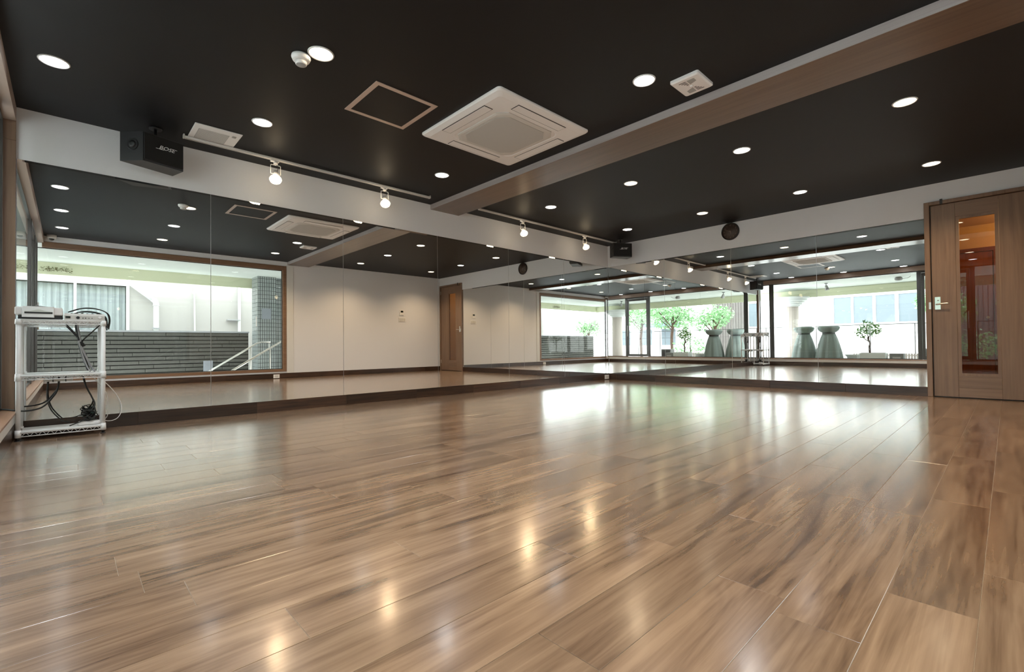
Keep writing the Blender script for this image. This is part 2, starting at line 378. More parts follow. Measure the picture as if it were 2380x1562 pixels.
# ---- corridor window in the right wall
XG = LX+0.055
wd = thing('window_4', (XG, -5.8, 0.145), 'large wood framed window onto the covered stairway', None); wd['kind'] = 'structure'
m = MB()
m.box(LX-0.012, LX+0.10, -4.045, -3.975, 0.145, 2.405, c=0.002); m.box(LX-0.012, LX+0.10, -LY-0.02, -4.046, 2.315, 2.405, c=0.002); m.box(LX-0.012, LX+0.10, -LY-0.02, -4.046, 0.145, 0.197, c=0.002)
m.build('window_frame', M['oaky'], wd)
B(XG-0.004, XG+0.004, -LY-0.10, -4.046, 0.198, 2.314).build('pane', M['glass'], wd)
m = MB(); m.box(XG-0.012, XG-0.005, -LY-0.09, -4.047, 0.198, 0.212); m.box(XG-0.012, XG-0.005, -LY-0.09, -4.047, 2.300, 2.314); m.box(XG-0.012, XG-0.005, -4.062, -4.047, 0.212, 2.30)
m.build('glazing_bead', M['alu'], wd)
struct(B(LX+0.045, LX+0.11, -LY-0.125, -LY-0.105, 0.15, 2.384, c=0.003).build('trim_6', M['alu']), 'slim corner post where the two glass walls meet')

# ---- ceiling beam
bm_ = struct(B(0.0005, LX-0.0005, -3.95, -3.50, 2.437, H-0.0005).build('trim_7', M['beam']), 'shallow wood veneered ceiling beam across the studio')
B(0.001, LX-0.001, -3.9535, -3.9503, 2.4385, H-0.0005).build('side_strip', M['beamside'], bm_)['label'] = 'pale strip on the window side of the beam'  # paler than the rest of the beam

# ================================================================== MIRRORS
def mirror_wall(name, axis, edges, label):
    t = thing(name, (0, 0, ZB), label, 'mirror')
    for a, b in zip(edges[:-1], edges[1:]):
        g = 0.0022; a2, b2 = a+g, b-g; zt, bev, dp = ZT-0.0012, 0.016, 0.0013
        if axis == 'x':   # in the plane x=0
            vs = [(0, a2, ZB), (0, b2, ZB), (0, b2, zt-bev), (0, a2, zt-bev), (-dp, b2, zt), (-dp, a2, zt),
                  (-0.009, a2, ZB), (-0.009, b2, ZB), (-0.009, b2, zt), (-0.009, a2, zt)]
        else:
            vs = [(b2, 0, ZB), (a2, 0, ZB), (a2, 0, zt-bev), (b2, 0, zt-bev), (a2, dp, zt), (b2, dp, zt),
                  (b2, 0.009, ZB), (a2, 0.009, ZB), (a2, 0.009, zt), (b2, 0.009, zt)]
        fs = [(0, 1, 2, 3), (3, 2, 4, 5), (7, 6, 9, 8), (0, 6, 7, 1), (1, 7, 8, 4, 2), (0, 3, 5, 9, 6), (5, 4, 8, 9)]
        o = MB().add(vs, fs).build('mirror_panel', M['mirror'], t)
    return t
mirror_wall('wall_mirror', 'x', [-LY+0.001, -6.413, -5.129, -3.848, -2.568, -1.284, -0.001], 'long wall mirror of six tall panels on the left wall')
mirror_wall('wall_mirror', 'y', [0.002, 1.145, 2.249, 3.378, 4.486], 'wall mirror of four tall panels between the corner and the wooden door')

# ================================================================== DOOR
dr = thing('door_2', (5.0, 0, 0), 'wooden door with a tall narrow glass and lever handle', None); dr['kind'] = 'structure'
m = MB(); m.box(4.487, 4.535, -0.030, 0.10, 0.0, 2.285, c=0.002); m.box(4.536, 5.468, -0.030, 0.10, 2.245, 2.285, c=0.002); m.box(5.436, 5.469, -0.030, 0.10, 0.0, 2.244, c=0.002)
m.build('door_frame', M['oakz'], dr)
m = MB(); m.box(4.5355, 4.562, 0.0345, 0.10, 0.0, 2.2445); m.box(5.415, 5.4355, 0.0345, 0.10, 0.0, 2.2445); m.box(4.562, 5.415, 0.0345, 0.10, 2.225, 2.2445); m.box(4.562, 5.415, 0.0345, 0.10, 0.0, 0.020)
m.build('door_light_stop', M['spk'], dr)  # dark strips added to keep corridor light out of the door gaps
YD0, YD1 = -0.006, 0.034
lf = MB().box(4.545, 4.752, YD0, YD1, 0.012, 2.238, c=0.0012).build('stile', M['oakz'], dr, loc=(4.65, 0, 1))
B(5.098, 5.430, YD0, YD1, 0.012, 2.238, c=0.0012).build('stile', M['oakz'], dr, loc=(5.25, 0, 1))
B(4.753, 5.097, YD0, YD1, 2.075, 2.238, c=0.0012).build('rail', M['oakx'], dr, loc=(4.92, 0, 2.1))
B(4.753, 5.097, YD0, YD1, 0.118, 0.252, c=0.0012).build('rail', M['oakx'], dr, loc=(4.92, 0, 0.2))
B(4.753, 5.097, YD0, YD1, 0.012, 0.117, c=0.0012).build('rail', M['oakx'], dr, loc=(4.92, 0, 0.05))
m = MB(); m.box(4.753, 4.783, YD0+0.006, YD1-0.004, 0.253, 2.074); m.box(5.067, 5.097, YD0+0.006, YD1-0.004, 0.253, 2.074)
m.box(4.783, 5.067, YD0+0.006, YD1-0.004, 0.253, 0.283); m.box(4.783, 5.067, YD0+0.006, YD1-0.004, 2.045, 2.074)
m.build('glass_bead', M['oakz'], dr)
B(4.7835, 5.0665, 0.010, 0.016, 0.2835, 2.0445).build('door_glass', M['bronze'], dr)
m = MB().box(4.565, 4.617, -0.014, -0.0065, 1.018, 1.168, c=0.002)
h_ = m.build('handle_plate', M['chrome'], dr); h_['label'] = 'satin metal plate of the lever handle'
m = MB().cyl((4.582, -0.014, 1.080), (4.582, -0.048, 1.080), 0.009, 12); m.tube([(4.579, -0.050, 1.079), (4.62, -0.052, 1.084), (4.69, -0.050, 1.086)], 0.0075, 8)
m.build('lever', M['steel'], h_)
B(4.588, 4.602, -0.0152, -0.0142, 1.120, 1.132).build('lock_mark', M['grille'], h_)
B(4.515, 4.5345, -0.0325, -0.0305, 1.028, 1.108).build('strike_plate', M['steel'], dr)
m = MB(); m.box(4.628, 4.652, -0.040, -0.031, 2.238, 2.300, c=0.002); m.cyl((4.640, -0.041, 2.250), (4.640, -0.050, 2.250), 0.006, 8)
m.build('door_catch', M['black'], dr)
for z in (0.2, 2.05):
    MB().cyl((5.433, -0.012, z), (5.433, -0.012, z+0.09), 0.006, 8).build('hinge', M['steel'], dr)

# corridor lamp
def corridor_lamp():
    t = thing('corridor_light', (5.55, 1.9, 2.40), 'warm round ceiling light in the corridor behind the door glass', 'ceiling light')
    MB().lathe([(.0001, -.03), (.06, -.028), (.085, -.012), (.09, -.0005)], (5.55, 1.9, 2.40), 24).build('lens', M['lensY'], t)
    ld = bpy.data.lights.new('lamp', 'POINT'); ld.energy = 26; ld.color = (1, .72, .42); ld.shadow_soft_size = .15
    o = bpy.data.objects.new('lamp', ld); COL.objects.link(o); o.parent = t; o.location = (0, 0, -.16)
corridor_lamp()
# corridor behind the door
cw = MB(); cw.box(4.1, 6.0, 2.6, 2.7, -0.1, 2.5); cw.box(4.0, 4.1, 0.16, 2.7, -0.1, 2.5); cw.box(6.0, 6.1, 0.16, 2.7, -0.1, 2.5); cw.box(4.0, 6.1, 0.16, 2.7, 2.4, 2.5)
struct(cw.build('wall_corridor', M['pinkwall']), 'warm beige corridor walls seen through the door glass')
struct(B(4.1, 6.0, 0.151, 2.6, -0.1, 0.0).build('floor_corridor', M['redwood']), 'red-brown wooden corridor floor behind the door glass')
t = thing('wooden_door', (4.62, 2.55, 0), 'red-brown inner door at the far end of the corridor, seen through the glass', 'door')
m = MB(); m.box(4.30, 4.36, 2.55, 2.599, 0, 2.05); m.box(5.02, 5.08, 2.55, 2.599, 0, 2.05); m.box(4.36, 5.02, 2.55, 2.599, 1.99, 2.05); m.build('door_frame', M['redwood'], t)
B(4.365, 5.015, 2.565, 2.598, 0.01, 1.985, c=0.003).build('door_leaf', M['redwood'], t)
MB().cyl((4.95, 2.565, 1.0), (4.95, 2.52, 1.0), 0.02, 10).build('knob', M['steel'], t)

# ================================================================== CEILING LIGHTS
def spotlamp(name, loc, power, col, parent, size=2.35, blend=0.85, rad=0.05, aim=None):
    ld = bpy.data.lights.new(name, 'SPOT'); ld.energy = power; ld.color = col; ld.spot_size = size; ld.spot_blend = blend; ld.shadow_soft_size = rad
    o = bpy.data.objects.new(name, ld); COL.objects.link(o)
    o.parent = parent; o.location = Vector(loc)-Vector(parent.location)
    if aim is not None: o.rotation_euler = Vector(aim).to_track_quat('-Z', 'Y').to_euler()
    return o
def downlight(cool):
    n = 'downlight'
    t = thing(n, (0, 0, H), 'x', 'downlight')
    m = MB(); N_ = 28
    m.lathe([(0.0690, -0.0003), (0.0700, -0.006), (0.0750, -0.006), (0.079, -0.0003)], (0, 0, H), N_)
    m.build('trim_ring', M['plastic'], t)
    MB().lathe([(0.0001, -0.0055), (0.045, -0.005), (0.0688, -0.0010)], (0, 0, H), N_).build('lens', M['lensW' if cool else 'lensY'], t)
    return t
COOL, WARM = (0.88, 0.94, 1.0), (1.0, 0.73, 0.44)
pw, pl_ = downlight(True), downlight(False); uw = ul = False
XS = [0.978, 2.205, 3.425, 4.630]; YS = [-7.46, -6.235, -4.455, -2.695, -0.855]
rows = ['beside the street windows', 'second row from the street windows', 'row before the beam', 'row just past the beam', 'row nearest the back mirror']
cols = ['by the left mirror', 'left of the centre', 'right of the centre', 'by the right wall']
for j, y in enumerate(YS):
    for i, x in enumerate(XS):
        if i == 1 and j == 2: continue
        cool = (i in (0, 2)) or j == 0
        lab = '%s ceiling downlight %s, %s' % ('cool white' if cool else 'warm yellow', cols[i], rows[j])
        src = pw if cool else pl_
        if (cool and not uw) or (not cool and not ul):
            t = src; t.location = (x, y, H); t['label'] = lab; t['group'] = ('cool white' if cool else 'warm')+' downlights in the black ceiling'
            if cool: uw = True
            else: ul = True
        else:
            t = dup(src, (x, y, H), lab)
        spotlamp('lamp', (x, y, H-0.016), P_WHITE if cool else P_WARM, COOL if cool else WARM, t)

# track rails with spotlights
def rail(y0, y1, x, label):
    t = thing('lighting_track', (x, (y0+y1)/2, H), label, 'track rail', 'lighting tracks over the long mirror')
    m = MB(); m.box(x-0.017, x+0.017, y0, y1, H-0.034, H-0.0140, c=0.002); m.build('rail', M['plastic2'], t)
    for a in (y0-0.012, y1): B(x-0.019, x+0.019, a, a+0.012, H-0.035, H-0.0005, c=0.003).build('end_cap', M['plastic2'], t)
    B(x-0.005, x+0.005, y0+0.01, y1-0.01, H-0.0345, H-0.0341).build('slot', M['grille'], t)
    return t
rail(-6.663, -4.168, 0.300, 'white lighting track left of the beam, over the long mirror')
rail(-3.398, -0.228, 0.330, 'white lighting track between the beam and the corner, over the long mirror')
def tspot(y, x, label, first=None):
    L0 = (x, y, H-0.0345)
    if first is not None: return dup(first, L0, label)
    t = thing('track_spotlight', L0, label, 'spotlight', 'bare bulb spotlights on the tracks')
    m = MB(); m.box(x-0.016, x+0.016, y-0.045, y+0.030, H-0.052, H-0.0345, c=0.003); m.cyl((x, y, H-0.046), (x, y, H-0.075), 0.020, 16); m.build('adapter', M['plastic'], t)
    d = Vector((0.55, -0.18, -1)).normalized(); s = Vector((0, 1, 0)); piv = Vector((x, y, H-0.165))
    m = MB(); m.tube([(x, y-0.045, H-0.165), (x, y-0.045, H-0.085), (x, y-0.040, H-0.080), (x, y+0.040, H-0.080), (x, y+0.045, H-0.085), (x, y+0.045, H-0.165)], 0.0035, 6, sub=1)
    m.build('bracket', M['plastic'], t)
    m = MB(); a = piv-d*0.03; b = piv+d*0.03
    m.cyl(a, b, 0.022, 16, r2=0.026); m.cyl(piv-Vector((0, 0.045, 0)), piv+Vector((0, 0.045, 0)), 0.004, 8); m.build('socket', M['plastic'], t)
    m = MB(); q = d.to_track_quat('Z', 'X')
    prof = [(0.022, 0.03), (0.030, 0.045), (0.048, 0.062), (0.054, 0.076), (0.050, 0.088), (0.030, 0.097), (0.0001, 0.100)]
    mm = MB().lathe(prof, (0, 0, 0), 24); mm.v = [tuple(piv+q @ Vector(v)) for v in mm.v]
    mm.build('bulb', M['bulb'], t)
    MB().tube([(x, y+0.006, H-0.075), (x+0.012, y+0.02, H-0.10), tuple(a+Vector((0, 0.01, 0))), tuple(a)], 0.0025, 5).build('wire', M['rubber'], t)
    return t
SPY = [(-5.93, 0.300), (-4.77, 0.300), (-2.58, 0.330), (-1.125, 0.330)]
labs = ['bare bulb spotlight nearest the street windows on the first track', 'bare bulb spotlight nearest the beam on the first track',
        'bare bulb spotlight just past the beam on the second track', 'bare bulb spotlight nearest the corner on the second track']
f0 = None
for (y, x), lb in zip(SPY, labs):
    t = tspot(y, x, lb, f0); f0 = f0 or t
    d = Vector((0.55, -0.18, -1)).normalized(); p = Vector((x, y, H-0.165))+d*0.125
    spotlamp('lamp', tuple(p), P_SPOT, (1.0, 0.70, 0.40), t, size=2.6, blend=0.8, rad=0.03, aim=d)

# ================================================================== CEILING FITTINGS
# cassette air conditioner
CX, CY = 2.187, -4.645
ac = thing('air_conditioner', (CX, CY, H), 'square white cassette air conditioner in the black ceiling', 'air conditioner')
def rr(cx, cy, hx, hy, r, n=5):
    P = []
    for (sx, sy, a0) in ((1, 1, 0), (-1, 1, 90), (-1, -1, 180), (1, -1, 270)):
        for k in range(n+1):
            a = math.radians(a0+90*k/n); P.append((cx+sx*(hx-r)+r*math.cos(a), cy+sy*(hy-r)+r*math.sin(a)))
    return P
def loft(m, rings, cap=True, smooth=False):
    n = len(rings[0][0]); vs = []
    for poly, z in rings: vs += [(x, y, z) for x, y in poly]
    fs = [(j*n+i, (j+1)*n+i, (j+1)*n+(i+1) % n, j*n+(i+1) % n) for j in range(len(rings)-1) for i in range(n)]
    if cap: fs += [tuple(range((len(rings)-1)*n, len(rings)*n))[::-1]]
    m.add(vs, fs, smooth); return m
m = MB()
loft(m, [(rr(CX, CY, .510, .522, .03), H-.001), (rr(CX, CY, .510, .522, .03), H-.012), (rr(CX, CY, .500, .512, .03), H-.022), (rr(CX, CY, .455, .467, .03), H-.034), (rr(CX, CY, .330, .340, .07), H-.036),
         (rr(CX, CY, .322, .332, .07), H-.030)], cap=True)
m.build('panel', M['plastic'], ac)
oc = lambda s, c: [(CX+s, CY+s-c), (CX+s-c, CY+s), (CX-s+c, CY+s), (CX-s, CY+s-c), (CX-s, CY-s+c), (CX-s+c, CY-s), (CX+s-c, CY-s), (CX+s, CY-s+c)]
m = MB(); loft(m, [(oc(.318, .07), H-.0295), (oc(.318, .07), H-.037), (oc(.300, .07), H-.041), (oc(.285, .075), H-.0405)]); m.build('intake_frame', M['plastic2'], ac)
m = MB(); loft(m, [(oc(.278, .085), H-.0415), (oc(.278, .085), H-.0435), (oc(.270, .085), H-.044)]); g_ = m.build('intake_grille', M['acgrille'], ac)
for (dx, dy, lx, ly) in ((0, -.420, .27, .038), (0, .420, .27, .038), (-.412, 0, .038, .27), (.412, 0, .038, .27)):
    m = MB(); m.box(CX+dx-lx-.006, CX+dx+lx+.006, CY+dy-ly-.005, CY+dy+ly+.005, H-.0365, H-.0345)
    s_ = m.build('outlet_slot', M['black'], ac)
    B(CX+dx-lx, CX+dx+lx, CY+dy-ly, CY+dy+ly, H-.039, H-.0367, c=0.0008).build('louver', M['plastic'], s_)
# access hatch
HX0, HX1, HY0, HY1 = 1.645, 2.162, -5.835, -5.322
hz = thing('access_hatch', ((HX0+HX1)/2, (HY0+HY1)/2, H), 'black ceiling access hatch with a thin bronze coloured frame', 'hatch')
m = MB(); wd_ = 0.034
m.box(HX0, HX1, HY0, HY0+wd_, H-.005, H-.0005); m.box(HX0, HX1, HY1-wd_, HY1, H-.005, H-.0005); m.box(HX0, HX0+wd_, HY0+wd_, HY1-wd_, H-.005, H-.0005); m.box(HX1-wd_, HX1, HY0+wd_, HY1-wd_, H-.005, H-.0005)
m.build('hatch_frame', M['copper'], hz)
B(HX0+wd_+.002, HX1-wd_-.002, HY0+wd_+.002, HY1-wd_-.002, H-.0035, H-.0005).build('hatch_panel', M['ceil'], hz)
# vent near first track
v1 = thing('ceiling_vent', (0.435, -6.465, H), 'white rectangular ventilation grille by the first track', 'vent', 'ceiling vents')
m = MB(); m.box(0.245, 0.625, -6.640, -6.292, H-.010, H-.0005, c=0.003); m.build('cover', M['plastic'], v1)
B(0.315, 0.545, -6.600, -6.375, H-.0115, H-.0102).build('filter_panel', M['grille'], v1)
for k in range(14):
    x = 0.322+k*0.0168; B(x, x+0.007, -6.597, -6.378, H-.0135, H-.0117).build('slat', M['plastic2'], v1)
B(0.52, 0.56, -6.355, -6.325, H-.0115, H-.0102).build('sensor_mark', M['grille'], v1)
v2 = thing('ceiling_vent', (3.64, -4.185, H), 'small white vent with fan-shaped slots beside the beam', 'vent', 'ceiling vents')
m = MB(); loft(m, [(rr(3.64, -4.185, .102, .122, .012), H-.001), (rr(3.64, -4.185, .102, .122, .012), H-.018), (rr(3.64, -4.185, .092, .112, .012), H-.026)]); m.build('cover', M['plastic'], v2)
for sgn in (-1, 1):
    m = MB(); c0 = (3.64, -4.185)
    P = [(c0[0]-sgn*.004, c0[1]+sgn*.025), (c0[0]-sgn*.055, c0[1]+sgn*.045), (c0[0]-sgn*.055, c0[1]+sgn*.085), (c0[0]-sgn*.004, c0[1]+sgn*.085)]
    if sgn > 0: P = P[::-1]
    m.prism(P if sgn > 0 else P, H-.0275, H-.0262); m.fix = True; m.build('flap', M['grille'], v2)
    for k in range(4):
        yy = c0[1]+sgn*(.030+k*.016); m = MB(); xa, xb = sorted((c0[0]+sgn*.006, c0[0]+sgn*(.022+k*.011))); m.box(xa, xb, yy-.003, yy+.003, H-.0272, H-.0262); m.build('slot', M['black'], v2)
MB().lathe([(0.0001, -.034), (.008, -.033), (.013, -.0265)], (3.64, -4.185, H), 16).build('knob', M['plastic'], v2)
# heat detector
sd = thing('smoke_detector', (2.095, -6.318, H), 'white round ceiling detector beside the warm downlight', 'detector')
MB().lathe([(.0001, -.0010), (.056, -.0010), (.058, -.012), (.050, -.030), (.036, -.034), (.0001, -.034)][::-1], (2.095, -6.318, H), 32).build('base', M['plastic'], sd)
MB().lathe([(.0001, -.058), (.030, -.057), (.034, -.052), (.036, -.0345)], (2.095, -6.318, H), 32).build('sensor', M['plastic'], sd)
MB().lathe([(.0001, -.0588), (.027, -.0584), (.029, -.0575)], (2.095, -6.318, H), 24).build('sensor_plate', M['grille'], sd)
MB().cyl((2.135, -6.285, H-.012), (2.138, -6.283, H-.036), .004, 8).build('indicator', M['plastic2'], sd)
# dome camera in the window corner
cc = thing('security_camera', (5.36, -7.585, H), 'white dome security camera in the window corner, seen in the left mirror', 'camera')
MB().lathe([(.0001, -.062), (.040, -.061), (.055, -.052), (.058, -.030), (.060, -.001)], (5.36, -7.585, H), 28).build('housing', M['plastic2'], cc)
MB().lathe([(.0001, -.090), (.018, -.086), (.030, -.074), (.034, -.0615)], (5.36, -7.585, H), 20).build('dome', M['black'], cc)

# ================================================================== SPEAKERS
def speaker(poly, z0, z1, label, bracket):
    cx = sum(p[0] for p in poly)/len(poly); cy = sum(p[1] for p in poly)/len(poly)
    t = thing('speaker', (cx, cy, z0), label, 'speaker', 'ceiling hung speakers')
    m = MB(); m.prism(poly, z0, z1); m.fix = True
    cab = m.build('cabinet', M['spk'], t)
    return t, cab
# first: corners C1 back-left, P front-left, C3 front-right, C2 back-right
def spk(C1, P, C3, C2, z0, z1, label, hang):
    t, cab = speaker([C1, P, C3, C2], z0, z1, label, hang)
    P_, C3_ = Vector((*P, 0)), Vector((*C3, 0)); e = (C3_-P_).normalized(); n = Vector((e.y, -e.x, 0))
    cen = Vector((*C1, 0))*.5+Vector((*C2, 0))*.5
    if (P_-cen).dot(n) < 0: n = -n
    Lf = (C3_-P_).length
    def pt(s, o, z): v = P_+e*s+n*o; return (v.x, v.y, z)
    def slab(m, s0, s1, o0, o1, za, zb):
        vs = [pt(s0, o0, za), pt(s1, o0, za), pt(s1, o1, za), pt(s0, o1, za), pt(s0, o0, zb), pt(s1, o0, zb), pt(s1, o1, zb), pt(s0, o1, zb)]
        m.add(vs, [(3, 2, 1, 0), (4, 5, 6, 7), (0, 1, 5, 4), (1, 2, 6, 5), (2, 3, 7, 6), (3, 0, 4, 7)]); m.fix = True
    m = MB(); slab(m, .006, Lf-.006, .0005, .014, z0+.018, z1-.012); g = m.build('grille', M['cloth'], t)
    # badge lettering as on the speaker front
    bz = z0+(z1-z0)*.60
    fc = bpy.data.curves.new('badge', 'FONT'); fc.body = 'BOSE'; fc.size = .042; fc.extrude = .0008; fc.shear = .35; fc.space_character = 1.02
    fc.align_x = 'CENTER'; fc.align_y = 'CENTER'; fc.materials.append(M['silver'])
    o = bpy.data.objects.new('badge', fc); COL.objects.link(o); o.parent = t
    R = Matrix(((e.x, 0, n.x), (e.y, 0, n.y), (0, 1, 0)))
    if Vector((0, 0, 1)).cross(n).dot(e) < 0:
        R = Matrix(((-e.x, 0, n.x), (-e.y, 0, n.y), (0, 1, 0)))
    c = Vector(pt(Lf*.55, .0152, bz)); o.matrix_local = Matrix.Translation(c-t.location) @ R.to_4x4() @ Matrix.Scale(1.15, 4, (1, 0, 0))
    m = MB(); slab(m, Lf*.55-.078, Lf*.55-.02, .0143, .0155, bz-.0165, bz-.0135); m.build('badge_line', M['silver'], t)
    m = MB(); slab(m, Lf*.55+.03, Lf*.55+.078, .0143, .0155, bz+.0125, bz+.0155); m.build('badge_line', M['silver'], t)
    # bass port on the slanted baffle
    a, b = Vector((*C1, 0)), Vector((*P, 0)); mid = a*.45+b*.55; e2 = (b-a).normalized(); n2 = Vector((e2.y, -e2.x, 0))
    if (mid-Vector((cen.x, cen.y, 0))).dot(n2) < 0: n2 = -n2
    zc = (z0+z1)/2+.015; p0 = Vector((mid.x, mid.y, zc))
    m = MB(); m.cyl(p0+n2*.0005, p0+n2*.006, .048, 24, r2=.044); rg = m.build('port_ring', M['black'], t)
    MB().cyl(p0+n2*.0062, p0+n2*.009, .030, 20, r2=.012).build('cone', M['spk'], rg)
    hx, hy = hang
    m = MB(); m.cyl((hx, hy, z1), (hx, hy, H-.012), .012, 12); m.cyl((hx, hy, H-.012), (hx, hy, H-.0005), .045, 20); m.box(hx-.05, hx+.05, hy-.05, hy+.05, z1-.001, z1+.006)
    m.build('hanger', M['black'], t)
    return t
spk((.265, -7.090), (.400, -6.955), (.315, -6.675), (.130, -6.725), 2.168, 2.405, 'black angled speaker hung near the street windows above the long mirror', (.265, -6.86))
spk((.360, -.450), (.485, -.520), (.665, -.230), (.500, -.130), 2.175, 2.415, 'black speaker hung in the corner where the two mirrors meet', (.500, -.33))

# ================================================================== CLOCK
ck = thing('wall_clock', (2.255, 0, 2.365), 'round dark brown wall clock on the white band above the back mirror', 'clock')
mm = MB().lathe([(.0001, .0), (.128, .0), (.133, .006), (.133, .022), (.127, .030), (.121, .024), (.120, .016), (.0001, .016)], (0, 0, 0), 48)
mm.v = [(2.255+x, -z-0.0005, 2.365+y) for x, y, z in mm.v]; mm.fix = True
mm.build('case', M['black'], ck)
mm = MB().lathe([(.0001, .0175), (.119, .0175), (.119, .0165)], (0, 0, 0), 48); mm.v = [(2.255+x, -z, 2.365+y) for x, y, z in mm.v]; mm.fix = True
mm.build('dial', M['dial'], ck)
for k in range(1, 13):
    fc = bpy.data.curves.new('numeral', 'FONT'); fc.body = str(k); fc.size = .030; fc.extrude = .0004; fc.align_x = 'CENTER'; fc.align_y = 'CENTER'; fc.materials.append(M['numeral'])
    o = bpy.data.objects.new('numeral', fc); COL.objects.link(o); o.parent = ck; a = k*PI/6
    o.location = (.093*math.sin(a), -.0185, .093*math.cos(a)); o.rotation_euler = (PI/2, 0, 0)
for nm, L_, w_, a in (('hour_hand', .050, .004, 2.9), ('minute_hand', .078, .003, 5.1)):
    d = Vector((math.sin(a), 0, math.cos(a))); s = Vector((d.z, 0, -d.x)); c = Vector((2.255, -.0195, 2.365))
    P = [c-d*.012-s*w_, c-d*.012+s*w_, c+d*L_+s*w_*.5, c+d*L_-s*w_*.5]; Q = [p+Vector((0, -.001, 0)) for p in P]
    m = MB().add(P+Q, [(0, 1, 2, 3), (7, 6, 5, 4), (0, 4, 5, 1), (1, 5, 6, 2), (2, 6, 7, 3), (3, 7, 4, 0)]); m.fix = True; m.build(nm, M['numeral'], ck)

# ================================================================== WALL FITTINGS
t = thing('thermostat', (LX, -1.183, 1.45), 'small white wall controller with a dark display, above the light switch', 'controller')
B(LX-.018, LX-.0005, -1.245, -1.120, 1.452, 1.585, c=.002).build('case', M['plastic'], t)
B(LX-.0195, LX-.0182, -1.215, -1.140, 1.525, 1.572).build('display', M['lcd'], t)
B(LX-.0190, LX-.0182, -1.235, -1.130, 1.462, 1.466).build('seam', M['grille'], t)
t = thing('light_switch', (LX, -1.165, 1.29), 'white three gang light switch under the wall controller', 'switch')
B(LX-.010, LX-.0005, -1.265, -1.065, 1.290, 1.395, c=.002).build('plate', M['plastic'], t)
for k in range(3): B(LX-.0135, LX-.0102, -1.245+k*.058, -1.195+k*.058, 1.305, 1.380, c=.001).build('rocker', M['plastic2'], t)
def outlet(x, y, sx, z0, z1, label, hw):
    t = thing('wall_outlet', (x, y, z0), label, 'outlet', 'white outlets on the skirting')
    a, b = sorted((x, x+sx*.012)); B(a, b, y-hw, y+hw, z0, z1, c=.002).build('plate', M['plastic'], t)
    a, b = sorted((x+sx*.0122, x+sx*.0145)); B(a, b, y-hw*.55, y+hw*.55, z0+.015, z1-.015, c=.0006).build('socket', M['plastic2'], t)
outlet(.0028, -.092, 1, .012, .088, 'white outlet plate on the skirting in the mirrored corner', .062)
outlet(LX-.0108, -4.182, -1, .012, .090, 'white outlet plate on the skirting under the corridor window', .060)

# ================================================================== RACK AND ITS THINGS
XF, XB_, Y0, Y1 = .300, .045, -7.648, -7.190
rk = thing('storage_rack', ((XF+XB_)/2, (Y0+Y1)/2, 0), 'white three shelf plastic rack beside the long mirror', 'rack')
for (x, y) in ((XF, Y0), (XF, Y1), (XB_, Y0), (XB_, Y1)):
    m = MB(); m.cyl((x, y, .030), (x, y, .872), .0135, 14)
    p = m.build('post', M['rack'], rk)
    m = MB(); m.cyl((x, y, .0), (x, y, .006), .017, 12); m.cyl((x, y, .006), (x, y, .030), .010, 12); m.build('foot', M['black'], p)
def tray(z, name, truss):
    m = MB(); m.box(XB_-.012, XF+.012, Y0+.012, Y1-.012, z, z+.012, c=.002)
    sh = m.build(name, M['rack'], rk)
    for (x, y) in ((XF, Y0), (XF, Y1), (XB_, Y0), (XB_, Y1)): MB().cyl((x, y, z-.026), (x, y, z+(.026 if z < .8 else .0115)), .019, 14, r2=.017).build('corner_sleeve', M['rack'], sh)
    m = MB()
    for x in (XF+.010, XB_-.010): m.tube([(x, Y0, z+.009), (x, Y1, z+.009)], .0045, 6, sub=1); m.tube([(x, Y0, z-.020), (x, Y1, z-.020)], .0035, 6, sub=1)
    for y in (Y0-.010, Y1+.010): m.tube([(XB_, y, z+.009), (XF, y, z+.009)], .0045, 6, sub=1); m.tube([(XB_, y, z-.020), (XF, y, z-.020)], .0035, 6, sub=1)
    n = 20
    for x in (XF+.010, XB_-.010):
        m.tube([(x, Y0+.018+(Y1-Y0-.036)*k/n, z+(.007 if k % 2 else -.019)) for k in range(n+1)], .002, 5, sub=1)
    m.build('wire_rim', M['rack'], sh)
tray(.862, 'top_shelf', True); tray(.455, 'middle_shelf', True); tray(.052, 'bottom_shelf', True)
ZS = .8745
# disc player / small printer
t = thing('printer', (.17, -7.545, ZS), 'white and black boxy machine with a paper slot, left on the rack top', 'printer')
B(.045, .300, -7.652, -7.422, ZS+.0005, ZS+.030, c=.003).build('base', M['black'], t)
B(.040, .306, -7.668, -7.420, ZS+.0305, ZS+.088, c=.006).build('housing', M['plastic'], t)
m = MB(); m.prism([(.3065, -7.632), (.322, -7.628), (.322, -7.468), (.3065, -7.464)], ZS+.014, ZS+.092); m.fix = True; fr = m.build('front_cover', M['rack'], t)
B(.3222, .3245, -7.618, -7.474, ZS+.040, ZS+.056).build('paper_slot', M['black'], fr)
m = MB(); P = [(-7.618+.144*k/14, ZS+.056+.014*math.exp(-((k-7)/3.0)**2)) for k in range(15)]
vs = [(.3222, y, ZS+.052) for y, z in P]+[(.3222, y, z) for y, z in P]+[(.3262, y, ZS+.052) for y, z in P]+[(.3262, y, z) for y, z in P]
fs = [];n = 15
for k in range(14): fs += [(30+k, 31+k, 46+k, 45+k), (k, 15+k, 16+k, k+1), (15+k, 45+k, 46+k, 16+k), (k, k+1, 31+k, 30+k)]
m.add(vs, fs); m.fix = True; m.build('slot_lip', M['steel'], fr)
m = MB(); m.tube([(.20, -7.63, ZS+.092), (.23, -7.56, ZS+.100), (.22, -7.49, ZS+.094)], .003, 6); m.build('lid_rim', M['black'], t)
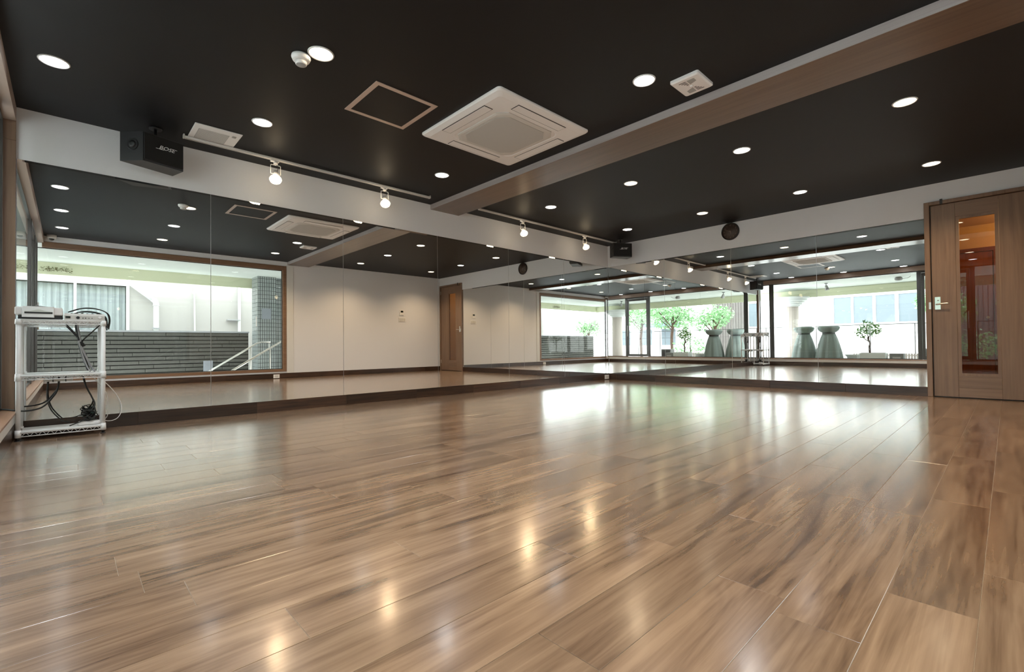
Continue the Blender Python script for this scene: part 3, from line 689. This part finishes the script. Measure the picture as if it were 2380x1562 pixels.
# small mixer
t = thing('audio_mixer', (.20, -7.29, ZS), 'grey sloping audio mixer with sockets and a knob, right on the rack top', 'mixer')
yA, yB = -7.412, -7.182
m = MB(); vs = []
for y in (yA, yB):
    vs += [(.08, y, ZS+.0005), (.308, y, ZS+.0005), (.312, y, ZS+.034), (.285, y, ZS+.050), (.10, y, ZS+.056), (.08, y, ZS+.050)]
m.add(vs, [(0, 1, 2, 3, 4, 5)[::-1], (6, 7, 8, 9, 10, 11)]+[(i, (i+1) % 6, 6+(i+1) % 6, 6+i) for i in range(6)]); m.fix = True
bd = m.build('body', M['plastic2'], t)
B(.3105, .3135, -7.405, -7.378, ZS+.012, ZS+.028).build('display', M['lcd'], bd)
MB().cyl((.309, -7.336, ZS+.018), (.3145, -7.336, ZS+.018), .0105, 16).build('socket', M['black'], bd)
for y, w_ in ((-7.308, .006), (-7.293, .006), (-7.274, .004), (-7.256, .004)):
    B(.309, .3135, y-w_/2, y+w_/2, ZS+.012, ZS+.019).build('jack', M['black'], bd)
MB().cyl((.310, -7.212, ZS+.022), (.322, -7.212, ZS+.022), .011, 16, r2=.009).build('volume_knob', M['plastic'], t)
for k in range(6): MB().cyl((.14+.02*(k % 3)*1.5, -7.37+k*.03, ZS+.053), (.14+.02*(k % 3)*1.5, -7.37+k*.03, ZS+.062), .006, 10).build('knob', M['black'], t)
# cables
def cable(name, pts, r, mat, label, cat='cable', group='cables hanging in the rack'):
    o = MB().tube(pts, r, 7, sub=6).build(name, M[mat], None, loc=pts[0]); return tag(o, label, cat, group)
m = MB(); m.tube([(.24, -7.39, ZS+.062), (.24, -7.32, ZS+.092), (.24, -7.24, ZS+.094), (.23, -7.17, ZS+.068), (.20, -7.150, ZS+.01), (.14, -7.158, ZS-.05)], .0042, 7, sub=6)
m.tube([(.22, -7.38, ZS+.066), (.22, -7.30, ZS+.098), (.21, -7.22, ZS+.094), (.20, -7.160, ZS+.062), (.18, -7.145, ZS+.01), (.12, -7.150, ZS-.06)], .0042, 7, sub=6)
tag(m.build('looped_cable', M['rubber'], None, loc=(.2, -7.3, ZS+.06)), 'black cable loop arching over the mixer and off the rack edge', 'cable', 'cables hanging in the rack')
cable('cable', [(.19, -7.405, .850), (.18, -7.36, .79), (.17, -7.325, .73), (.16, -7.318, .68)], .004, 'rubber', 'thin black cable slanting down from under the mixer to the plug')
cable('cable', [(.19, -7.20, .852), (.18, -7.25, .79), (.17, -7.30, .73), (.165, -7.312, .70)], .004, 'rubber', 'thin black cable from the right shelf end to the plug')
cable('cable', [(.16, -7.345, .855), (.15, -7.330, .76), (.15, -7.315, .66), (.15, -7.285, .55), (.15, -7.27, .485)], .0085, 'rubber', 'thick black cable hanging through the upper bay of the rack')
cable('cable', [(.175, -7.338, .855), (.17, -7.322, .74), (.17, -7.305, .65), (.17, -7.27, .55), (.17, -7.235, .475)], .006, 'greycable', 'grey cable hanging beside the thick black one in the rack')
cable('cable', [(.19, -7.33, .72), (.19, -7.31, .62), (.185, -7.285, .53), (.18, -7.262, .478)], .005, 'greycable', 'lower grey cable curving onto the middle shelf')
o = MB().cyl((.165, -7.322, .71), (.165, -7.30, .675), .014, 12).build('cable_plug', M['black'], None, loc=(.165, -7.31, .69)); tag(o, 'black plug where two thin cables join under the mixer', 'plug')
cable('cable', [(.06, -7.77, .215), (.12, -7.72, .218), (.20, -7.62, .205), (.22, -7.53, .225), (.22, -7.47, .30), (.20, -7.445, .36), (.15, -7.44, .44)], .006, 'rubber', 'black cord curving from the window sill up to the middle shelf')
cable('cable', [(.12, -7.50, .440), (.12, -7.505, .30), (.11, -7.49, .21), (.10, -7.46, .15), (.08, -7.42, .10), (.06, -7.38, .078)], .0045, 'rubber', 'black cable dropping from the middle to the bottom shelf')
cable('cable', [(.13, -7.30, .440), (.14, -7.285, .36), (.15, -7.25, .27), (.17, -7.235, .21), (.18, -7.27, .15)], .0055, 'rubber', 'black cable falling into the tangle on the bottom shelf')
cable('white_cable', [(.06, -7.25, .445), (.05, -7.19, .40), (.04, -7.14, .345), (.045, -7.085, .25), (.045, -7.062, .16), (.05, -7.085, .085), (.06, -7.14, .062), (.07, -7.20, .085)], .0028, 'plastic', 'thin white cable looping out beside the rack')
cable('white_cable', [(.26, -7.25, .445), (.26, -7.20, .36), (.265, -7.168, .30), (.26, -7.160, .20), (.25, -7.165, .12), (.22, -7.20, .085)], .0025, 'plastic2', 'thin pale cable hanging down the right rack post')
# power strip and tangle on the bottom shelf
t = thing('power_strip', (.20, -7.275, .0645), 'white power strip half hidden by black cables on the bottom shelf', 'power strip')
B(.165, .235, -7.335, -7.205, .0650, .092, c=.008).build('housing', M['plastic'], t)
for k in range(3): B(.178, .222, -7.322+k*.040, -7.294+k*.040, .0922, .0945).build('socket', M['plastic2'], t)
rnd = random.Random(5); m = MB()
pts = []
for k in range(30):
    a = k*1.9; pts.append((.20+.04*math.cos(a*1.3)+.01*math.sin(a*3), -7.268+.055*math.sin(a)*rnd.uniform(.5, 1), .100+.055*rnd.random()+.03*(k % 3 == 0)))
m.tube(pts, .0036, 6, sub=5)
m.tube([(.19, -7.24, .21), (.20, -7.235, .17), (.21, -7.27, .12), (.235, -7.31, .10), (.245, -7.35, .085), (.24, -7.38, .072)], .004, 6, sub=5)
tag(m.build('cable_tangle', M['rubber'], None, loc=(.2, -7.27, .08)), 'tangled black cables heaped on the bottom shelf of the rack', 'cable', 'cables hanging in the rack')
o = B(.185, .215, -7.262, -7.232, .150, .170, c=.003).build('power_plug', M['greenplug'], None, loc=(.2, -7.247, .16)); tag(o, 'dark green plug in the cable tangle', 'plug')
t = thing('cable_box', (.15, -7.43, .405), 'small grey adapter box fixed under the middle shelf', 'adapter')
B(.10, .20, -7.52, -7.36, .412, .432, c=.003).build('case', M['plastic2'], t); m = MB(); m.box(.09, .21, -7.475, -7.469, .409, .4545); m.box(.09, .21, -7.405, -7.399, .409, .4545); m.build('strap', M['black'], t)

# ================================================================== OUTSIDE: TERRACE (y < -7.8)
struct(B(-3.0, 7.75, -10.9, -LY-0.121, -0.12, 0.02).build('floor_terrace', M['extgrey']), 'pale grey terrace outside the street windows')
struct(B(-30, 40, -60, -10.91, -0.6, -0.45).build('ground_street', M['extgrey']), 'pale street ground beyond the terrace')
sf = MB(); sf.box(-3.0, 7.9, -10.42, -LY-0.121, 2.40, 2.9); sf.box(LX+.151, 7.9, -LY-0.121, 0.5, 2.40, 2.9)
struct(sf.build('ceiling_terrace', M['soffit']), 'pale green soffit over the terrace and stairway')
fa = MB(); fa.box(-3.0, 7.96, -10.48, -10.421, 2.15, 2.9); fa.box(7.901, 7.96, -10.42, 0.5, 2.16, 2.9); fa.box(-3.0, 7.9, -10.42, -10.40, 2.26, 2.39)
struct(fa.build('trim_8', M['fascia']), 'yellow-green fascia along the soffit edge')
def column(x, y, label):
    t = thing('column', (x, y, 0.02), label, 'column', 'round columns at the terrace edge')
    MB().lathe([(.30, .0), (.30, .06), (.27, .10)], (x, y, .02), 40).build('plinth', M['column'], t)
    MB().lathe([(.225, .10), (.222, 1.0), (.215, 1.82)], (x, y, .02), 96, mod=lambda a, j: 1-.045*abs(math.sin(a*10))**.6).build('shaft', M['column'], t)
    MB().lathe([(.23, 1.822), (.26, 1.84), (.26, 1.87), (.32, 1.885), (.32, 1.93), (.39, 1.945), (.39, 1.99), (.46, 2.01), (.46, 2.07), (.53, 2.08), (.53, 2.126)], (x, y, .02), 48, smooth=False).build('capital', M['potw'], t)
column(.23, -10.05, 'fluted round column with stepped capital beside the covered stools')
column(6.55, -10.05, 'fluted round column with stepped capital at the terrace corner')
# covered stools
def stool(x, y, label, first=None, rot=0, sc_=1):
    t = thing('covered_table', (x, y, .02), label, 'covered table', 'covered bar tables on the terrace')
    n = 72; ph = rot
    mod = lambda a, j: 1+(.095*(1-j)+.03)*(2*abs(math.sin(4.5*a+ph+.8*j))**.7-1)+.04*(1-j)*math.sin(13*a+ph*2)
    MB().lathe([(.315, .0), (.315, .10), (.285, .35), (.24, .58), (.195, .76), (.155, .875)], (x, y, .02), n, mod=mod).build('skirt', M['cover'], t)
    MB().lathe([(.152, .8755), (.157, .885), (.157, .905), (.152, .915)], (x, y, .02), 40).build('strap', M['coverband'], t)
    MB().lathe([(.150, .9155), (.19, .935), (.235, .975), (.262, 1.03), (.266, 1.06), (.250, 1.085), (.20, 1.095), (.0001, 1.095)], (x, y, .02), n, mod=lambda a, j: 1+.035*math.sin(9*a+ph)*(1-j)).build('top_cover', M['cover'], t)
    return t
stool(.985, -8.55, 'grey-green covered bar table nearer the fluted column')
stool(1.640, -8.40, 'grey-green covered bar table nearer the potted tree, tied with a dark strap', rot=1.3)
# foliage helper
def leaves(m, c, r, n, s, rnd, sq=(1, 1, 1)):
    for _ in range(n):
        while True:
            p = Vector((rnd.uniform(-1, 1), rnd.uniform(-1, 1), rnd.uniform(-1, 1)))
            if .25 < p.length < 1: break
        p = Vector((c[0]+p.x*r*sq[0], c[1]+p.y*r*sq[1], c[2]+p.z*r*sq[2]))
        a = Vector((rnd.gauss(0, 1), rnd.gauss(0, 1), rnd.gauss(0, .6))).normalized(); b = a.orthogonal().normalized(); k = s*rnd.uniform(.6, 1.3)
        b = (Matrix.Rotation(rnd.uniform(0, 6.28), 3, a) @ b)
        m.add([p-a*k, p+b*k*.45, p+a*k, p-b*k*.45], [(0, 1, 2, 3)])
# potted tree
rnd = random.Random(11)
t = thing('potted_tree', (2.62, -8.25, .02), 'small leafy tree with a twisted brown trunk in a white planter', 'potted plant')
pt_ = MB(); pt_.box(2.40, 2.95, -8.42, -8.10, .02, .36, c=.01); pt_.build('planter', M['potw'], t)
B(2.42, 2.93, -8.40, -8.12, .361, .366).build('soil', M['bark'], t)
m = MB(); m.tube([(2.60, -8.25, .36), (2.59, -8.25, .52), (2.61, -8.25, .62), (2.57, -8.26, .72), (2.58, -8.24, .80)], .022, 8); m.tube([(2.59, -8.25, .66), (2.48, -8.22, .76), (2.44, -8.20, .88)], .010, 6); m.tube([(2.58, -8.24, .78), (2.66, -8.27, .90), (2.74, -8.28, 1.0)], .009, 6); m.tube([(2.58, -8.24, .78), (2.53, -8.24, .95), (2.55, -8.22, 1.10)], .009, 6)
m.build('trunk', M['bark'], t)
m = MB(); leaves(m, (2.70, -8.27, .98), .19, 150, .038, rnd); leaves(m, (2.46, -8.21, .93), .17, 120, .038, rnd); leaves(m, (2.56, -8.23, 1.08), .17, 100, .035, rnd)
fo = m.build('foliage', M['leaf'], t); fo['kind'] = 'stuff'
# further pots and boxes
t = thing('metal_box', (3.15, -8.35, .02), 'low grey metal box on the terrace beside the planter', 'box')
B(3.02, 3.30, -8.50, -8.20, .02, .345, c=.006).build('case', M['boxgrey'], t); B(3.08, 3.24, -8.199, -8.196, .16, .26).build('vent_plate', M['grille'], t)
t = thing('bowl_planter', (2.20, -8.75, .02), 'white round bowl planter on the terrace, left of the square planter', 'planter')
MB().lathe([(.0001, 0), (.12, 0), (.15, .05), (.22, .24), (.25, .26), (.25, .285), (.22, .285), (.20, .24), (.0001, .22)], (2.20, -8.75, .02), 36).build('bowl', M['potw'], t)
t = thing('dark_cabinet', (3.78, -9.3, .02), 'dark brown low cabinet at the terrace railing', 'cabinet')
B(3.60, 3.98, -9.45, -9.15, .02, .46, c=.006).build('case', M['boxgrey'], t); B(3.63, 3.95, -9.149, -9.143, .06, .42).build('door', M['black'], t)
# low slatted screen
t = thing('slatted_screen', (2.9, -9.75, .02), 'low beige slatted screen along the terrace edge', 'screen')
m = MB(); m.box(1.95, 3.85, -9.770, -9.750, .05, .08); m.box(1.95, 3.85, -9.770, -9.750, .25, .28); m.build('rail', M['column'], t)
sm = B(-.022, .022, -.010, .010, 0, .30).mesh('slat', M['column'])
for k in range(32):
    o = bpy.data.objects.new('slat', sm); COL.objects.link(o); o.parent = t; o.location = (1.98+k*.060-2.9, .010, 0)
# railing
t = thing('terrace_railing', (3.0, -10.2, .02), 'thin dark wire railing along the street edge of the terrace', 'railing')
for x in (-1.9, -.6, .9, 2.30, 3.33, 4.6, 5.6):
    MB().cyl((x, -10.2, .02), (x, -10.2, 1.17), .011, 8).build('post', M['alu'], t)
MB().tube([(-2.8, -10.2, 1.175), (7.6, -10.2, 1.175)], .010, 6, sub=1).build('top_rail', M['alu'], t)
for z in (.90,): MB().tube([(-2.8, -10.2, z), (7.6, -10.2, z)], .005, 5, sub=1).build('wire', M['alu'], t)
# exterior spot heads on the soffit
def espot(x, y, label):
    t = thing('outdoor_spotlight', (x, y, 2.40), label, 'spotlight', 'dark spotlights under the terrace soffit')
    m = MB(); m.cyl((x, y, 2.3995), (x, y, 2.385), .045, 16); m.cyl((x, y, 2.385), (x, y, 2.33), .008, 8); m.build('stem', M['black'], t)
    MB().cyl((x, y, 2.335), (x+.03, y+.01, 2.20), .030, 16, r2=.060).build('head', M['grille'], t)
espot(1.49, -8.88, 'dark spotlight head under the soffit above the covered tables')
espot(5.55, -8.88, 'dark spotlight head under the soffit near the corner column')
t = thing('outdoor_sensor', (3.15, -8.9, 2.40), 'grey oval sensor with an arm under the terrace soffit', 'sensor')
m = MB(); m.lathe([(.0001, -.10), (.07, -.09), (.09, -.06), (.08, -.02), (.05, -.0005)], (3.15, -8.9, 2.40), 24); m.build('body', M['grille'], t)
MB().tube([(3.22, -8.9, 2.35), (3.34, -8.9, 2.355), (3.40, -8.9, 2.3995)], .006, 6, sub=2).build('arm', M['grille'], t)

# ================================================================== OUTSIDE: STAIRWAY (x > 5.65)
struct(B(LX+.151, 9.9, -4.0, .5, -.22, -.10).build('floor_landing', M['extgrey']), 'grey landing at the top of the outside stairway')
st = thing('staircase', (6.7, -4.5, -1.2), 'grey outdoor stairs descending beside the dark brick parapet', 'stairs')
for k in range(7):
    B(LX+.16, 7.42, -4.06-.30*(k+1), -4.06-.30*k-.001, -1.25, -.14-.15*(k+1), c=.004).build('step', M['extgrey'], st)
struct(B(LX+.151, 7.75, -LY-0.12, -6.101, -1.3, -1.2).build('floor_stairwell', M['extgrey']), 'grey floor at the foot of the outside stairs')
# brick parapet
pp = thing('brick_parapet', (8.0, -7.1, 0), 'dark parapet of long thin bricks with pale coping outside the corridor window', 'parapet')
B(7.97, 8.12, -10.22, -4.09, -1.2, 1.03).build('core', M['mortar'], pp)
B(7.925, 8.15, -10.24, -4.08, 1.0305, 1.068, c=.004).build('coping', M['cap'], pp)
bh, bl = .090, .74
meshes = {}
for rix in range(11):
    z0 = .985-rix*bh-.045
    y = -10.22-(.37 if rix % 2 else 0)-.11*(rix % 3); 
    while y < -4.09:
        a, b = max(y, -10.215), min(y+bl, -4.095)
        if b-a > .04:
            key = round(b-a, 3)
            if key not in meshes: meshes[key] = B(-.016, .014, -(b-a)/2+.004, (b-a)/2-.004, -bh/2+.010, bh/2-.010, c=.003).mesh('brick', M['brick'])
            o = bpy.data.objects.new('brick', meshes[key]); COL.objects.link(o); o.parent = pp
            o.location = Vector((7.955, (a+b)/2, z0+bh/2))-pp.location+Vector((rnd.uniform(-.003, .003), 0, 0))
        y += bl
# neighbour building with curtained window
nb = thing('neighbour_building', (9.6, -5.5, -1.2), 'white rendered building across the stairway with a curtained window', 'building')
m = MB(); m.box(9.6, 10.4, -6.30, .5, -1.2, 3.6); m.box(9.6, 10.4, -8.35, -6.30, 2.27, 3.6); m.box(9.6, 10.4, -8.35, -6.30, -1.2, .55); m.box(9.6, 10.4, -8.6, -8.35, -1.2, 3.6)
m.build('wall', M['extwall2'], nb)
fr = MB(); fr.box(9.57, 9.66, -8.35, -6.30, 2.20, 2.27); fr.box(9.57, 9.66, -6.36, -6.30, .55, 2.20); fr.box(9.57, 9.66, -8.35, -8.29, .55, 2.20); fr.box(9.57, 9.66, -7.30, -7.25, .60, 2.20); fr.box(9.57, 9.66, -8.29, -6.36, .55, .60)
wf_ = fr.build('window_frame', M['potw'], nb)
B(9.64, 9.648, -8.29, -6.36, .60, 2.20).build('pane', M['glass'], wf_)
m = MB(); n = 160; vs = []; y0, y1 = -8.28, -6.37
for k in range(n+1):
    y = y0+(y1-y0)*k/n; xx = 9.75+.025*math.sin(k*.62)+.012*math.sin(k*1.7+1)
    vs += [(xx, y, .58), (xx, y, 2.18)]
m.add(vs, [(2*k, 2*k+2, 2*k+3, 2*k+1) for k in range(n)], True); m.build('curtain', M['curtain'], wf_)
B(9.86, 9.9, -8.34, -6.31, .56, 2.26).build('dark_room', M['boxgrey'], wf_)
t = thing('downpipe', (9.52, -5.75, 1.0), 'white downpipe bending down the neighbouring wall', 'pipe')
m = MB(); m.tube([(9.50, -6.35, 2.32), (9.50, -5.86, 1.90)], .055, 14, sub=1); m.build('sloping_pipe', M['potw'], t)
m = MB(); m.tube([(9.50, -5.86, 1.90), (9.50, -5.80, 1.84), (9.50, -5.785, 1.76)], .060, 14, sub=4); m.cyl((9.50, -5.785, 1.76), (9.50, -5.785, 1.74), .066, 14); m.build('elbow', M['potw'], t)
m = MB(); m.cyl((9.50, -5.785, 1.74), (9.50, -5.785, -1.2), .055, 14); m.build('upright_pipe', M['potw'], t)
m = MB(); m.box(9.43, 9.599, -5.86, -5.71, 1.16, 1.19); m.build('clamp', M['cap'], t)
t = thing('thin_pipe', (9.56, -4.95, 0), 'thin white conduit on the neighbouring wall, right of the downpipe', 'pipe'); m = MB(); m.cyl((9.57, -4.95, .2), (9.57, -4.97, 2.3), .018, 8); m.build('conduit', M['potw'], t)
t = thing('thin_pipe', (9.56, -3.92, 0), 'white upright pipe with a bracket arm, beside the tiled pillar', 'pipe'); m = MB(); m.cyl((9.55, -3.92, .2), (9.55, -3.92, 2.6), .035, 10); m.build('conduit', M['potw'], t)
m = MB(); m.box(9.50, 9.599, -4.22, -3.90, 1.425, 1.45); m.build('bracket', M['cap'], t)
# tiled pillar
tp = thing('tiled_pillar', (7.55, -3.85, -.1), 'grey tiled pillar with a blank notice plate at the head of the stairs', 'pillar')
m = MB(); m.box(7.305, 7.80, -4.045, -3.645, -1.2, 2.399); m.box(7.455, 7.80, -3.645, -3.10, -1.2, 2.399); m.build('core', M['grout'], tp)
th, tw = .098, .049
m = MB()
z = -.1
while z < 2.36:
    for k in range(8): m.box(7.297, 7.306, -4.043+k*.050, -4.043+k*.050+.038, z, z+.088)
    for k in range(5): m.box(7.307+k*.098, 7.307+k*.098+.090, -4.054, -4.044, z, z+.090)
    for k in range(11): m.box(7.447, 7.456, -3.64+k*.050, -3.64+k*.050+.038, z, z+.088)
    for k in range(3): m.box(7.308+k*.049, 7.308+k*.049+.038, -3.646, -3.637, z, z+.088)
    z += .098
o = m.build('wall_tiles', M['tile'], tp); o['kind'] = 'stuff'
B(7.288, 7.2965, -3.965, -3.755, 1.36, 1.62, c=.002).build('notice_plate', M['board'], tp)
B(7.38, 7.42, -4.062, -4.055, 1.18, 1.42).build('pink_sign', M['column'], tp)
# handrails
t = thing('stair_handrail', (7.2, -4.6, 0), 'far steel handrail rising past the tiled pillar', 'handrail', 'steel handrails of the outside stairs')
MB().tube([(7.2, -6.0, -.45), (7.2, -4.10, .765), (7.2, -4.0, .795), (7.2, -3.80, .795)], .020, 10, sub=1).build('rail', M['steel'], t)
for y, zt in ((-4.24, .68), (-5.3, 0.0)): MB().cyl((7.2, y, zt-1.0), (7.2, y, zt), .014, 8).build('post', M['steel'], t)
MB().cyl((7.2, -3.83, .62), (7.2, -3.83, .775), .010, 8).build('bracket', M['steel'], t)
t = thing('stair_handrail', (6.6, -4.6, 0), 'nearer steel handrail rising in front of the tiled pillar', 'handrail', 'steel handrails of the outside stairs')
MB().tube([(6.6, -6.0, -.66), (6.6, -4.85, .10), (6.6, -3.62, .875), (6.6, -3.5, .93)], .024, 10, sub=1).build('rail', M['steel'], t)
for y, zt in ((-3.98, .635), (-3.72, .80), (-5.1, -.08)): MB().cyl((6.6, y, zt-.95), (6.6, y, zt), .014, 8).build('post', M['steel'], t)
t = thing('meter_box', (7.5, -5.05, -.6), 'small pale grey box standing by the dark parapet', 'box')
B(7.45, 7.60, -5.12, -4.96, -.6, .37, c=.004).build('case', M['board'], t); B(7.444, 7.4495, -5.10, -4.98, .1, .34).build('door', M['board'], t)
m = MB(); rnd = random.Random(3)
for k in range(8):
    y = -7.75+k*.055+rnd.uniform(-.02, .02); leaves(m, (7.86, y, 2.25+rnd.uniform(-.03, .03)), .055, 16, .018, rnd, (.4, 1, 1))
tag(m.build('dry_vine', M['vine'], None, loc=(7.86, -7.5, 2.25)), 'dry brownish vine clinging to the soffit edge', 'vine', kind='stuff')

# ================================================================== FAR BACKGROUND (street side)
fb = thing('street_building', (0.5, -15.4, -.45), 'white building across the street with a row of four curtained windows', 'building')
B(-6.0, 3.10, -16.4, -15.1, -.45, 6.5).build('wall', M['extwhite'], fb)
for k, (a, b) in enumerate(((.35, .92), (1.0, 1.60), (1.70, 2.27), (2.38, 2.90))):
    f = MB(); f.box(a-.04, b+.04, -15.099, -15.07, 1.34, 1.40); f.box(a-.04, b+.04, -15.099, -15.07, 2.44, 2.50); f.box(a-.04, a, -15.099, -15.07, 1.40, 2.44); f.box(b, b+.04, -15.099, -15.07, 1.40, 2.44)
    w_ = f.build('window_frame', M['potw'], fb)
    B(a, b, -15.099, -15.09, 1.40, 2.44).build('pane', M['winblue'], w_)
fb2 = thing('street_house', (10.5, -21, -.45), 'pale house behind the trees with a blue-grey awning', 'building')
m = MB(); m.box(8.6, 14.0, -23, -20, -.45, 4.5); m.build('wall', M['extwhite'], fb2)
m = MB(); m.prism([(8.7, -19.99), (8.7, -19.0), (10.9, -19.0), (10.9, -19.99)], 1.75, 1.95); m.fix = True; m.build('awning', M['bluegrey'], fb2)
for a in (9.0, 10.6, 12.2): B(a, a+.9, -19.999, -19.97, .6, 1.6).build('window', M['winblue'], fb2)
fb3 = thing('corner_building', (15, -12, -.45), 'pale building closing the side street beyond the stairway', 'building')
B(13.5, 17, -12.5, -3, -.45, 6).build('wall', M['extwhite'], fb3)
for a in (-11.5, -9.5, -7.5): B(13.47, 13.499, a, a+1.1, .9, 2.2).build('window', M['winblue'], fb3)
t = thing('garden_shed', (4.2, -17.6, -.45), 'grey-brown shed with upright cladding between the street trees', 'shed')
B(3.2, 5.6, -18.4, -17.52, -.45, 3.2).build('wall', M['shedwall'], t)
sm = B(-.055, .055, -.012, .012, 0, 3.5).mesh('cladding_board', M['shedwall'])
for k in range(18):
    o = bpy.data.objects.new('cladding_board', sm); COL.objects.link(o); o.parent = t; o.location = (3.28+k*.132-4.2, .092, .05)
def tree(x, y, h, r, label, seed, n=1800, s=.085):
    rn = random.Random(seed)
    t = thing('street_tree', (x, y, -.45), label, 'tree', 'street trees beyond the terrace')
    m = MB(); m.tube([(x, y, -.45), (x+.05, y, h*.3), (x-.05, y+.05, h*.55), (x, y, h*.75)], .07, 8)
    for k in range(5):
        a = k*1.3; m.tube([(x, y, h*.45+k*.1), (x+math.cos(a)*r*.4, y+math.sin(a)*r*.4, h*.6+k*.1), (x+math.cos(a)*r*.75, y+math.sin(a)*r*.75, h*.72+k*.1)], .025, 6)
    m.build('trunk', M['bark'], t)
    m = MB()
    for k in range(9):
        a = k*2.4; q = r*.62*(1 if k else 0); leaves(m, (x+math.cos(a)*q, y+math.sin(a)*q, h*.78+rn.uniform(-.35, .35)*r), r*.5, n//9, s, rn)
    f = m.build('foliage', M['leafpale'], t); f['kind'] = 'stuff'
tree(6.15, -14.2, 2.9, 1.15, 'full green street tree in the middle of the view from the terrace', 1)
tree(3.75, -13.4, 2.3, .75, 'smaller green street tree next to the white building', 2, 1100, .075)
tree(8.7, -15.6, 3.0, 1.2, 'green street tree furthest from the white building', 3)
tree(9.3, -11.6, 2.0, .65, 'young green tree past the end of the brick parapet', 4, 800, .075)
rn = random.Random(21)
t = thing('street_shrub', (4.4, -12.4, -.45), 'low green shrub below the street trees', 'shrub')
m = MB(); m.tube([(4.4, -12.4, -.45), (4.35, -12.4, .2), (4.4, -12.4, .5)], .03, 6); m.build('stem', M['bark'], t)
m = MB(); leaves(m, (4.4, -12.4, .55), .6, 400,   .065, rn, (1.3, .8, .8)); f = m.build('foliage', M['leafpale'], t); f['kind'] = 'stuff'

# lettering becomes plain mesh
bpy.context.view_layer.update(); dg = bpy.context.evaluated_depsgraph_get()
for o in [o for o in bpy.data.objects if o.type == 'FONT']:
    me = bpy.data.meshes.new_from_object(o.evaluated_get(dg)); n = bpy.data.objects.new('x', me); COL.objects.link(n)
    n.parent = o.parent; n.matrix_local = o.matrix_local.copy(); nm = o.name
    bpy.data.objects.remove(o); n.name = nm
